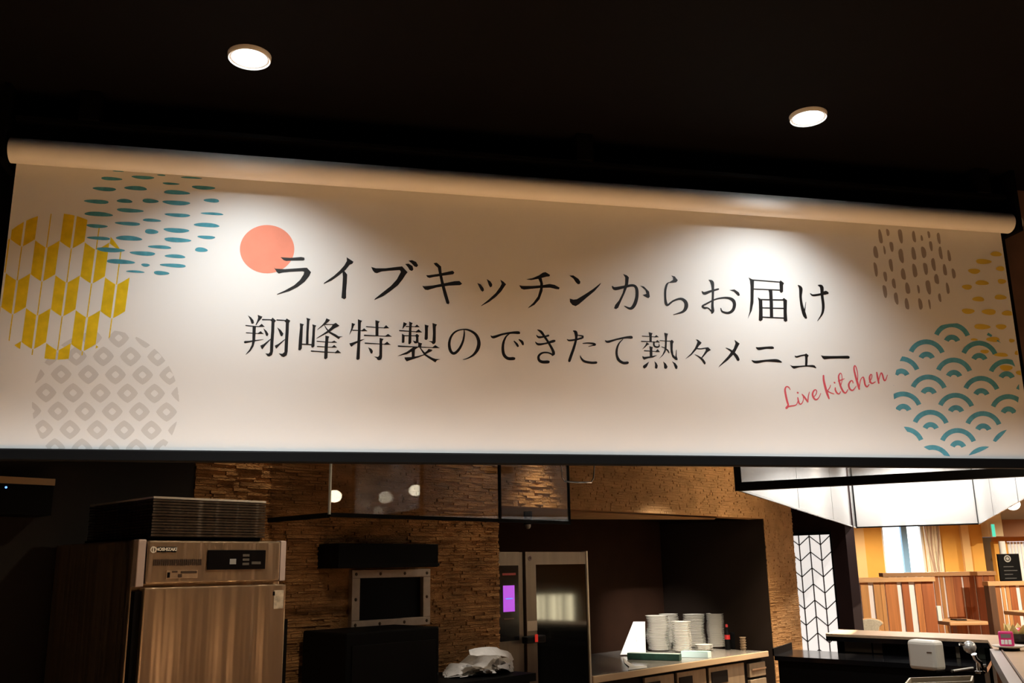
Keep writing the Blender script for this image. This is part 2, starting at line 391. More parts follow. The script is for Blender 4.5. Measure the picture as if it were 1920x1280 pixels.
MB().abox(xw0, xw1, YB + 0.03, YB + 0.11, zw0, zw0 + .04).build('window_frame', WHITEW, wn)
# corner posts of the orange wall
for (pa, pb) in ((1804, 1818),):
    x0, x1 = bk(pa, 1040)[0], bk(pb, 1040)[0]
    MB().abox(x0, x1, YB - 0.08, YB, 0, CZ + .06).build('pilaster', mat('pilaster_peach', (0.74, 0.47, 0.20), 0.8), wbk)
x0, x1 = bk(1602, 1040)[0], bk(1622, 1040)[0]
MB().abox(x0, x1, YB - 0.05, YB, 0, CZ + .06).build('pilaster', mat('pilaster_peach', (0.7, 0.45, 0.2), 0.8), wbk)
# patterned curtain at the window's right side
cx0, cx1 = bk(1733, 1040)[0], bk(1763, 1040)[0]
cu = thing('curtain', 'gathered cream curtain with wavy net pattern beside the bright window', 'curtain', ((cx0 + cx1) / 2, YB - 0.1, 0.6))
nfold = 5
for k in range(nfold):
    a = cx0 + (cx1 - cx0) * k / nfold; b = cx0 + (cx1 - cx0) * (k + 1) / nfold
    c = MB()
    ring = []
    for j in range(9):
        t = j / 8; ring.append((a + (b - a) * t, YB - 0.10 - 0.05 * math.sin(math.pi * t)))
    back = [(x, y + 0.012) for x, y in reversed(ring)]
    c.prism([(x, y, 0.6) for x, y in ring + back], (0, 0, 1.75))
    c.build('pleat', mat('curtain_cloth', (0.80, 0.68, 0.50), 0.9, noise=0.15, nscale=14, stretch=(1, 1, 0.5)), cu, True)
for k in range(3):
    pts = []
    for j in range(15):
        t = j / 14; pts.append((cx0 + (cx1 - cx0) * (0.15 + 0.3 * k + 0.16 * math.sin(t * 5 + k * 1.3)), YB - 0.158, 0.62 + 1.7 * t))
    MB().tube(pts, 0.011, 6).build('woven_line', mat('curtain_line', (0.45, 0.30, 0.22), 0.9), cu)
# blind window far right
wn2 = struct(MB().abox(xb0, 12, YB + 0.2, YB + 0.21, 1.0, zbe0 - .08).build('window_2', mat('blind_light', (0.9, 0.9, 0.95), 0.4, emit=(0.95, 0.93, 1.0), estr=0.7)))
for k in range(14):
    x = xb0 + 0.02 + k * 0.062
    MB().abox(x, x + 0.045, YB + 0.14, YB + 0.165, 1.0, zbe0 - .09).build('blind_slat', WHITEW, wn2)
struct(MB().abox(14.9, 15, -4, 20, 0, CZ + .06).build('wall_right', ORANGE))
struct(MB().prism([(3.4, 1.0, CZ + .045), (15, 1.0, CZ + .045), (15, 20, CZ + .045), (3.4, 20, CZ + .045)], (0, 0, 0.015)).build('ceiling_dining', WHITEW))

# exit sign
ex, ez = bk(1862, 994, YB - 0.3)
T = thing('exit_sign', 'small green lit exit sign on the cream door header', 'sign', (ex, YB - 0.3, ez - 0.12))
MB().abox(ex - 0.035, ex + 0.035, YB - 0.31, YB - 0.255, ez - 0.12, ez + 0.12).build('housing', WHITE, T)
MB().abox(ex - 0.03, ex + 0.03, YB - 0.316, YB - 0.31, ez - 0.11, ez + 0.11).build('lit_face', mat('exit_green', (0.02, 0.3, 0.2), 0.5, emit=(0.12, 1.0, 0.66), estr=0.7), T)

# ------------------------------------------------------------------ dining partitions
SLAT2 = mat('slat_wood_red', (0.36, 0.105, 0.03), 0.45, noise=0.22, nscale=3, stretch=(12, 12, 0.6))
SLAT3 = mat('slat_wood_light', (0.56, 0.27, 0.09), 0.45, noise=0.18, nscale=3, stretch=(12, 12, 0.6))
def partition(label, Y, top0, top1, slats, zrail, post=None, back=True, rail_h=0.05, mt=WOODS):
    x0, x1 = top0, top1
    t = thing('slat_partition', label, 'partition', ((x0 + x1) / 2, Y, 0), 'wooden slat partitions')
    MB().abox(x0, x1, Y - 0.07, Y + 0.07, zrail - rail_h, zrail).build('top_rail', WOODL, t)
    MB().abox(x0, x1, Y - 0.05, Y + 0.05, 0.0, 0.10).build('bottom_rail', WOODS, t)
    for (a, b) in slats:
        MB().abox(a, b, Y - 0.035, Y + 0.02, 0.10, zrail - rail_h).build('slat', random.choice((mt, mt, SLAT2, SLAT3)), t)
    if back:
        MB().abox(x0 + 0.01, x1 - 0.01, Y - 0.024, Y - 0.018, 0.10, zrail - rail_h).build('gap_light_panel', mat('gap_light_pale', (0.88, 0.82, 0.82), 0.3), t)  # pale sheet stands in for bright light seen through the gaps
    if post:
        MB().abox(post[0], post[1], Y - 0.06, Y + 0.06, 0.0, zrail - rail_h).build('end_post', WOODD, t)
    return t
Y1 = 11.0
sx = lambda x, Y, y=1100: aty(x, y, Y).x
z1 = aty(1675, 1082, Y1).z
sl = [(1560, 1572), (1577, 1594), (1596, 1605), (1611.5, 1626), (1636, 1648), (1648.6, 1656), (1658, 1680), (1689, 1702), (1713.5, 1725), (1726, 1748)]
partition('low wooden slat partition behind the counter, nearest the dark screen wall', Y1, sx(1555, Y1), sx(1750, Y1), [(sx(a, Y1), sx(b, Y1)) for a, b in sl], z1)
Y2 = 12.5
z2 = aty(1765, 1072, Y2).z
sl = [(1660, 1666), (1671, 1679), (1683, 1690), (1695, 1700), (1704, 1716), (1721, 1728), (1732, 1748), (1750, 1759), (1761.5, 1768), (1771.5, 1786), (1786.5, 1802), (1805.5, 1813), (1813.5, 1826), (1828.5, 1842), (1843, 1853), (1853.5, 1864)]
partition('middle slat partition with the table in front, right of the bright window', Y2, sx(1654, Y2), sx(1866, Y2), [(sx(a, Y2), sx(b, Y2)) for a, b in sl], z2)
Y3 = 11.6
z3 = aty(1890, 1089, Y3).z
sl = [(1862, 1872), (1874.5, 1880), (1882.5, 1889), (1890, 1902), (1909, 1920), (1922, 1935), (1940, 1952), (1956, 1970)]
partition('right slat partition with the black sign board on its ledge', Y3, sx(1848, Y3), sx(1975, Y3), [(sx(a, Y3), sx(b, Y3)) for a, b in sl], z3, post=(sx(1849, Y3), sx(1861, Y3)), mt=mat('slat_wood_dark', (0.34, 0.13, 0.04), 0.45, noise=0.22, nscale=3, stretch=(12, 12, 0.6)))
# sign board on ledge
a = aty(1876, 1089, Y3 - 0.03); b = aty(1916, 1089, Y3 - 0.03); htop = aty(1890, 1038, Y3).z
T = thing('sign_board', 'small black sign board with round grey emblem on the partition ledge', 'sign', ((a.x + b.x) / 2, Y3 - 0.03, z3))
MB().abox(a.x, b.x, Y3 - 0.045, Y3 - 0.015, z3, htop).build('board', BLACKP, T)
MB().abox(a.x + .02, b.x - .02, Y3 - 0.06, Y3 + 0.0, z3, z3 + 0.02).build('foot', BLACKP, T)
EMB = mat('emblem_grey', (0.32, 0.32, 0.30), 0.6)
cxe = aty(1889, 1047, Y3 - .046)
MB().lathe([(0.028, 0), (0.028, 0.002), (0.041, 0.002), (0.041, 0)], (cxe.x, Y3 - 0.045, cxe.z), 24, Vector((0, -1, 0))).build('emblem', EMB, T)
MB().lathe([(0.0, 0.002), (0.018, 0.002), (0.018, 0)], (cxe.x, Y3 - 0.045, cxe.z), 16, Vector((0, -1, 0))).build('emblem', EMB, T)
for k in range(4):
    zz = htop - 0.155 - 0.045 * k; wd_ = (0.12, 0.16, 0.10, 0.14)[k]
    MB().abox(cxe.x - 0.06, cxe.x - 0.06 + wd_, Y3 - 0.0465, Y3 - 0.045, zz, zz + 0.010).build('faint_text_line', mat('faint_text', (0.06, 0.06, 0.06), 0.6), T)
# white roll behind the sign
a = aty(1884, 1040, Y3 + 0.02)
T = thing('paper_roll', 'white paper roll standing just behind the black sign board', 'paper roll', (a.x, Y3 + 0.055, z3))
MB().lathe([(0.012, 0), (0.038, 0), (0.038, aty(1884, 1014, Y3).z - z3), (0.012, aty(1884, 1014, Y3).z - z3)], (a.x, Y3 + 0.055, z3), 16).build('roll', PAPER, T, True)
MB().lathe([(0.014, 0.0), (0.014, 0.47)], (a.x, Y3 + 0.055, z3), 10).build('core', WOODL, T, True)

# dining chair back, table
def dining_chair(px0, px1, pyt, Y, label):
    a = aty(px0, pyt + 8, Y).x; b = aty(px1, pyt + 8, Y).x; zt = aty((px0 + px1) / 2, pyt, Y).z
    c = (a + b) / 2; hw = (b - a) / 2
    t = thing('dining_chair', label, 'chair', (c, Y, 0), 'dining chairs')
    sh = lambda s: [(c + hw * s * math.cos(u) * (1.0 if math.sin(u) > -0.2 else 0.72), 0, zt - 0.055 + (0.055 if math.sin(u) > 0 else 0.14) * s * math.sin(u)) for u in [2 * math.pi * k / 28 for k in range(28)]]
    MB().prism([(x, Y - 0.03, z) for x, _, z in sh(0.93)], (0, -0.03, 0)).build('back_cushion', mat('grey_fabric', (0.42, 0.36, 0.26), 0.9, noise=0.15, nscale=60), t, bevel=0.008)
    MB().prism([(x, Y - 0.03, z) for x, _, z in sh(1.08)], (0, 0.03, 0)).build('backrest', WOODL, t, bevel=0.006)
    MB().abox(c - hw, c + hw, Y - 0.45, Y - 0.02, 0.40, 0.45).build('seat', MATS['grey_fabric'], t, bevel=0.02)
    for sx_ in (-1, 1):
        for yy in (-0.43, 0.0):
            top = zt - 0.12 if yy == 0 else 0.40
            MB().tube([(c + sx_ * (hw - 0.03), Y + yy, 0), (c + sx_ * (hw - 0.03), Y + yy, top)], 0.016, 8).build('leg', WOODL, t)
    return t
dining_chair(1604, 1653, 1159, 10.4, 'dining chair with grey padded rounded back near the dark screen wall')
def dining_table(x0, x1, yd, Y, zt, label):
    t = thing('dining_table', label, 'table', ((x0 + x1) / 2, Y, 0), 'dining tables')
    MB().abox(x0, x1, Y - yd, Y + yd, zt - 0.045, zt).build('tabletop', WOODL, t, bevel=0.012)
    cx = x0 + (x1 - x0) * 0.55
    MB().abox(cx - 0.05, cx + 0.05, Y - 0.05, Y + 0.05, 0.03, zt - 0.045).build('pedestal', WOODS, t)
    MB().abox(cx - 0.22, cx + 0.22, Y - 0.22, Y + 0.22, 0, 0.03).build('base', WOODD, t)
    return t
zt = aty(1790, 1162, 11.6).z
dining_table(sx(1757, 11.6, 1160), sx(1828, 11.6, 1160), 0.32, 11.6, zt, 'light wooden table before the middle slat partition')
q = aty(1797, 1160, 11.55)
T = thing('menu_stand', 'small dark menu folder lying on the light wooden table', 'menu', (q.x, 11.55, zt))
MB().abox(q.x - 0.06, q.x + 0.06, 11.46, 11.64, zt, zt + 0.012).build('folder', BLACKP, T, bevel=0.003)
MB().abox(q.x - 0.055, q.x + 0.055, 11.47, 11.63, zt + 0.012, zt + 0.016).build('page', mat('menu_brown', (0.12, 0.06, 0.03), 0.5), T)
q = aty(1757, 1150, 11.5)
T = thing('menu_card', 'white card standing upright at the left end of the wooden table', 'card', (q.x + .02, 11.5, zt))
MB().abox(q.x + .005, q.x + 0.05, 11.49, 11.50, zt, zt + 0.17).build('front_sheet', PAPER, T)
MB().abox(q.x + .005, q.x + 0.05, 11.52, 11.53, zt, zt + 0.17).build('back_sheet', PAPER, T)
zt2 = aty(1915, 1146, 10.9).z
dining_table(sx(1906, 10.9, 1146), sx(1906, 10.9, 1146) + 0.6, 0.3, 10.9, zt2, 'light wooden table before the right slat partition, at the picture edge')

# pendant globe in the dining room
GLOBE = mat('globe_glow', (1, 0.95, 0.85), 0.5, emit=(1.0, 0.90, 0.72), estr=9)
def pendant(c, r, label, zc=CZ + 0.045, mt=GLOBE):
    t = thing('pendant_lamp', label, 'lamp', c, 'globe pendant lamps')
    prof = [(r * math.sin(math.pi * k / 12), -r * 0.86 * math.cos(math.pi * k / 12)) for k in range(13)]
    prof[0] = (0, -r * 0.86); prof[-1] = (0, r * 0.86)
    MB().lathe(prof, c, 24).build('globe', mt, t, True)
    MB().lathe([(r * 0.25, 0), (r * 0.25, 0.04), (0.006, 0.05)], (c[0], c[1], c[2] + r * 0.84), 14).build('cap', BLACKM, t, True)
    MB().tube([(c[0], c[1], c[2] + r * 0.84 + 0.04), (c[0], c[1], zc)], 0.004, 6).build('cord', BLACKM, t)
    return t
q = aty(1899, 945, 12.0); pendant(tuple(q), 0.085, 'glowing white globe pendant lamp right of the hanging glass box')

# ------------------------------------------------------------------ hanging glass box over the live kitchen station
ZG = 1.85
FL = atz(1385, 920, ZG); BL = atz(1605, 990, ZG); BR = atz(1836, 983, ZG)
fd = (atz(1920, 893, ZG) - FL).normalized(); rd = (atz(1920, 935, ZG) - BR).normalized()
den = fd.x * rd.y - fd.y * rd.x
t_ = ((BR.x - FL.x) * rd.y - (BR.y - FL.y) * rd.x) / den
FR = FL + fd * t_
T = thing('glass_enclosure', 'large hanging box of pale glass panels with black rails above the station', 'glass enclosure', ((FL.x + BR.x) / 2, (FL.y + BR.y) / 2, ZG))
def pane(A, B, n, name='glass_panel', rail=None, joints=True, jr=0.006):
    d = B - A; nn = Vector((-d.y, d.x, 0)).normalized() * 0.006
    for k in range(n):
        a = A + d * (k / n) + d.normalized() * 0.004; b = A + d * ((k + 1) / n) - d.normalized() * 0.004
        g = MB().box(a, b - a, nn, Z * (CZ - ZG)).build(name, GLASSH, T)
        if joints and k:
            j = A + d * (k / n)
            MB().box(j - d.normalized() * jr / 2 - nn * 0.2, d.normalized() * jr, nn * 1.4, Z * (CZ - ZG)).build('joint_strip', mat('joint_grey', (0.12, 0.12, 0.12), 0.5), T)
    if rail:
        MB().box(A - nn * (0.5 * rail / 0.006), d, nn * (rail / 0.006 + 1), Z * rail + Z * 0.0).build('bottom_rail', BLACKM, T)
GH = GLASSH; GLASSH = GLASSF; pane(FL, FR, 1, rail=0.040); GLASSH = GH
pane(BL, BR, 1, rail=0.014)
pane(FL, BL, 3); pane(FR, BR, 3)
EDGE = mat('edge_clear', (0.55, 0.58, 0.56), 0.3)
for (A, B) in ((FL, BL), (FR, BR)):
    MB().box(A + (B - A) * 0.01, (B - A) * 0.98, Vector((0.008, 0, 0)), Z * 0.012).build('edge_strip', EDGE, T)
for A, wdt in ((FL, 0.028), (FR, 0.028), (BL, 0.022), (BR, 0.022)):
    MB().box(A - Vector((wdt / 2, wdt / 2, 0)), Vector((wdt, 0, 0)), Vector((0, wdt, 0)), Z * (CZ - ZG)).build('corner_post', BLACKM, T)

# ------------------------------------------------------------------ glass smoke curtain along the stone wall
PG = 3.6
wc0, zg = kp(617, 968, PG); wc1 = kp(938, 972, PG)[0]; wc2 = kp(1068, 974, PG)[0]; zg = 1.752
pl = kw(497, 980, wc0)[0]
T = thing('glass_smoke_curtain', 'hanging clear glass panels with thin black rail before the stone wall', 'glass panel', K(wc1, PG, zg))
MB().kbox(wc0 + .004, wc1 - .004, PG, PG + 0.006, zg, CZ).build('glass_panel', GLASSK, T)
MB().kbox(wc1 + .004, wc2, PG, PG + 0.006, zg, CZ).build('glass_panel', GLASSK, T)
MB().kbox(wc0, wc0 + .006, PG + .008, pl - .01, zg, CZ).build('glass_panel', GLASSK, T)
MB().kbox(wc0, wc2, PG - 0.008, PG + 0.012, zg - 0.010, zg + 0.008).build('bottom_rail', BLACKM, T)
MB().kbox(wc0 - 0.006, wc0 + 0.012, PG + 0.012, pl - 0.01, zg - 0.014, zg + 0.008).build('bottom_rail', BLACKM, T)
MB().kbox(wc1 - 0.006, wc1 + 0.006, PG - 0.004, PG + 0.01, zg, CZ).build('joint_strip', BLACKM, T)
MB().kbox(wc2 - 0.004, wc2 + 0.006, PG - 0.004, PG + 0.01, zg - .01, CZ).build('joint_strip', BLACKM, T)
MB().kbox(wc0 - 0.004, wc0 + 0.003, PG - 0.008, PG + 0.004, zg, CZ).build('joint_strip', EDGE, T)
MB().kbox(wc0 - 0.012, wc0 + 0.012, pl - 0.025, pl, zg - 0.03, CZ).build('joint_strip', BLACKM, T)

# bright bent-wire hanger before the glass
q0 = CO + ray(1051, 868) * 4.0
def on4(x, y): return CO + ray(x, y) * (3.3 / ray(x, y).dot(P))
T = thing('wire_hanger', 'bent chrome wire hanger hanging below the banner before the glass', 'hanger', on4(1083, 905))
a, b, c, d = on4(1050, 866), on4(1055, 902), on4(1112, 904), on4(1115, 866)
ab = a.copy(); ab.z = CZ; db = d.copy(); db.z = CZ
MB().tube([ab, a + (b - a) * 0.05, a + (b - a) * 0.8, b + (c - b) * 0.06, b + (c - b) * 0.5 - Z * 0.003, c - (c - b) * 0.06, d + (c - d) * 0.8, d, db], 0.0045, 8).build('wire', CHROME, T, True)
MB().box(on4(1058, 871), on4(1104, 871) - on4(1058, 871), P * 0.02, Z * 0.04).build('clamp_block', BLACKM, T)

# ------------------------------------------------------------------ roller banner
nb = 0.0
bl_, br_ = bpl(3, 533), bpl(1910, 697)
tL = (bpl(30.5, 308) - B0).dot(BD); tRt = (bpl(1877.5, 446) - B0).dot(BD)
tBL = (bpl(-2, 842) - B0).dot(BD); tBR = (bpl(1931, 858) - B0).dot(BD)
zBot = 1.8035
RB = 0.033
T = thing('roller_banner', 'wide white printed roller banner with black Japanese lettering hung from the ceiling', 'banner', bpl(960, 860))
tl0, tr0 = min(tL, tBL), max(tRt, tBR)
# cloth: from the back of the roll straight down to the weight bar
zroll = 2.574
cl = MB().box(B0 + BD * tl0 + Z * (zBot - B0.z), BD * (tr0 - tl0), -BN * 0.0012, Z * (zroll - zBot)).build('cloth', CLOTH, T)
MB().lathe([(RB, 0), (RB, tr0 - tl0 + 0.012)], B0 + BD * (tl0 - 0.006) + BN * RB + Z * (zroll - B0.z), 40, BD).build('fabric_roll', CLOTH, T, True)
MB().box(B0 + BD * (tl0 - 0.01) + BN * 0.010 + Z * (zBot - 0.029 - B0.z), BD * (tr0 - tl0 + 0.02), -BN * 0.022, Z * 0.030).build('weight_bar', BLACKP, T, bevel=0.004)
for tt in (tl0 - 0.030, tr0 + 0.014):
    MB().box(B0 + BD * tt + BN * 0.065 + Z * (zroll - 0.035 - B0.z), BD * 0.016, -BN * 0.125, Z * (CZ - zroll + 0.035)).build('end_bracket', BLACKM, T)
    MB().lathe([(0.0, -0.003), (0.022, -0.003), (0.026, 0.0), (0.026, 0.009), (0.0, 0.009)], B0 + BD * (tt + (0.018 if tt > 0 else -0.008)) + BN * RB + Z * (zroll - B0.z), 24, BD).build('end_cap', CREAMPL, T, True)
MB().box(B0 + BD * tl0 + BN * 0.05 + Z * (2.655 - B0.z), BD * (tr0 - tl0), -BN * 0.10, Z * 0.012).build('mounting_rail', BLACKM, T)
for px_ in (140, 1075, 1815):
    tt = (bpl(px_, 400) - B0).dot(BD)
    MB().box(B0 + BD * tt + BN * 0.06 + Z * (2.667 - B0.z), BD * 0.05, -BN * 0.06, Z * (CZ - 2.667)).build('ceiling_bracket', BLACKM, T)

# --- print on the cloth
LAY = 0.00012
def poly_clip(pts, clip):
    out = pts
    n = len(clip)
    for i in range(n):
        (ax, ay), (bx, by) = clip[i], clip[(i + 1) % n]
        inp = out; out = []
        if not inp: break
        f = lambda p: (bx - ax) * (p[1] - ay) - (by - ay) * (p[0] - ax)
        for k in range(len(inp)):
            p, q_ = inp[k], inp[(k + 1) % len(inp)]
            fp, fq = f(p), f(q_)
            if fp >= 0: out.append(p)
            if (fp >= 0) != (fq >= 0):
                t = fp / (fp - fq); out.append((p[0] + (q_[0] - p[0]) * t, p[1] + (q_[1] - p[1]) * t))
    return out
def area(p): return 0.5 * sum(p[i][0] * p[(i + 1) % len(p)][1] - p[(i + 1) % len(p)][0] * p[i][1] for i in range(len(p)))
def proj2(q):
    v = q - CO; z = v.dot(CF); return (960 + FPX * v.dot(CI) / z, 640 - FPX * v.dot(CJ) / z)
e_ = 0.002
RECT = [proj2(B0 + BD * a + Z * (b - B0.z)) for a, b in ((tl0 + e_, zBot + e_), (tr0 - e_, zBot + e_), (tr0 - e_, 2.57), (tl0 + e_, 2.57))]
if area(RECT) < 0: RECT.reverse()
def ell(cx, cy, rx, ry, n=64): return [(cx + rx * math.cos(2 * math.pi * k / n), cy + ry * math.sin(2 * math.pi * k / n)) for k in range(n)]
class Print:
    def __init__(s, layer): s.b = MB(); s.l = layer; s.n = 0
    def add(s, pts, clip=None):
        if clip:
            if area(pts) < 0: pts = pts[::-1]
            pts = poly_clip(pts, clip)
            pts = poly_clip(pts, RECT) if pts else pts
        if len(pts) < 3 or abs(area(pts)) < 0.15: return
        off = LAY + 0.00004 * s.l + 0.000002 * (s.n % 16); s.n += 1
        pp = [bpl(x, y, off) for x, y in pts]
        s.b.face(pp if area(pts) < 0 else pp[::-1])
    def stroke(s, pts, xf):
        P_ = [(*xf(x, y), w * xf.s) for x, y, w in pts]; n = len(P_)
        dense = []
        for i in range(n - 1):
            p0, p1, p2, p3 = P_[max(i - 1, 0)], P_[i], P_[i + 1], P_[min(i + 2, n - 1)]
            m_ = 6 if n > 2 else 1
            for k in range(m_):
                t = k / m_
                dense.append(tuple(0.5 * (2*p1[c] + (p2[c]-p0[c])*t + (2*p0[c]-5*p1[c]+4*p2[c]-p3[c])*t*t + (3*p1[c]-p0[c]-3*p2[c]+p3[c])*t**3) for c in range(3)))
        dense.append(P_[-1])
        Ls, Rs = [], []
        for k, (x, y, w) in enumerate(dense):
            a, b = dense[max(k - 1, 0)], dense[min(k + 1, len(dense) - 1)]
            dx, dy = b[0] - a[0], b[1] - a[1]; l = math.hypot(dx, dy) or 1
            nx, ny = -dy / l * max(w, .1) / 2, dx / l * max(w, .1) / 2
            Ls.append((x + nx, y + ny)); Rs.append((x - nx, y - ny))
        for k in range(len(dense) - 1): s.add([Ls[k], Ls[k + 1], Rs[k + 1], Rs[k]])
        for k in (0, -1):
            x, y, w = dense[k]
            if w * 1.0 > 1.0: s.add(ell(x, y, w / 2 * 0.96, w / 2 * 0.96, 12))
    def build(s, name, mt):
        return s.b.build(name, mt, cl, flip=False)
class XF:
    def __init__(s, ox, oy, sc): s.ox, s.oy, s.s = ox, oy, sc
    def __call__(s, x, y): return (s.ox + x * s.s, s.oy + y * s.s)
XA = XF(440, 410, 400/1829); XB = XF(800, 460, 400/1920); XC = XF(1130, 490, 530/1920); XD = XF(1440, 640, 250/1920)
XG = XF(440, 580, 260/1920); XH = XF(640, 590, 200/1920); XK = XF(1180, 600, 180/1920)
X5 = XF(0, 220, 480/1807); X6 = XF(0, 540, 480/1807); X7 = XF(1440, 360, 480/1807); X8 = XF(1440, 600, 0.25); XY = XF(0, 440, 260/1331)

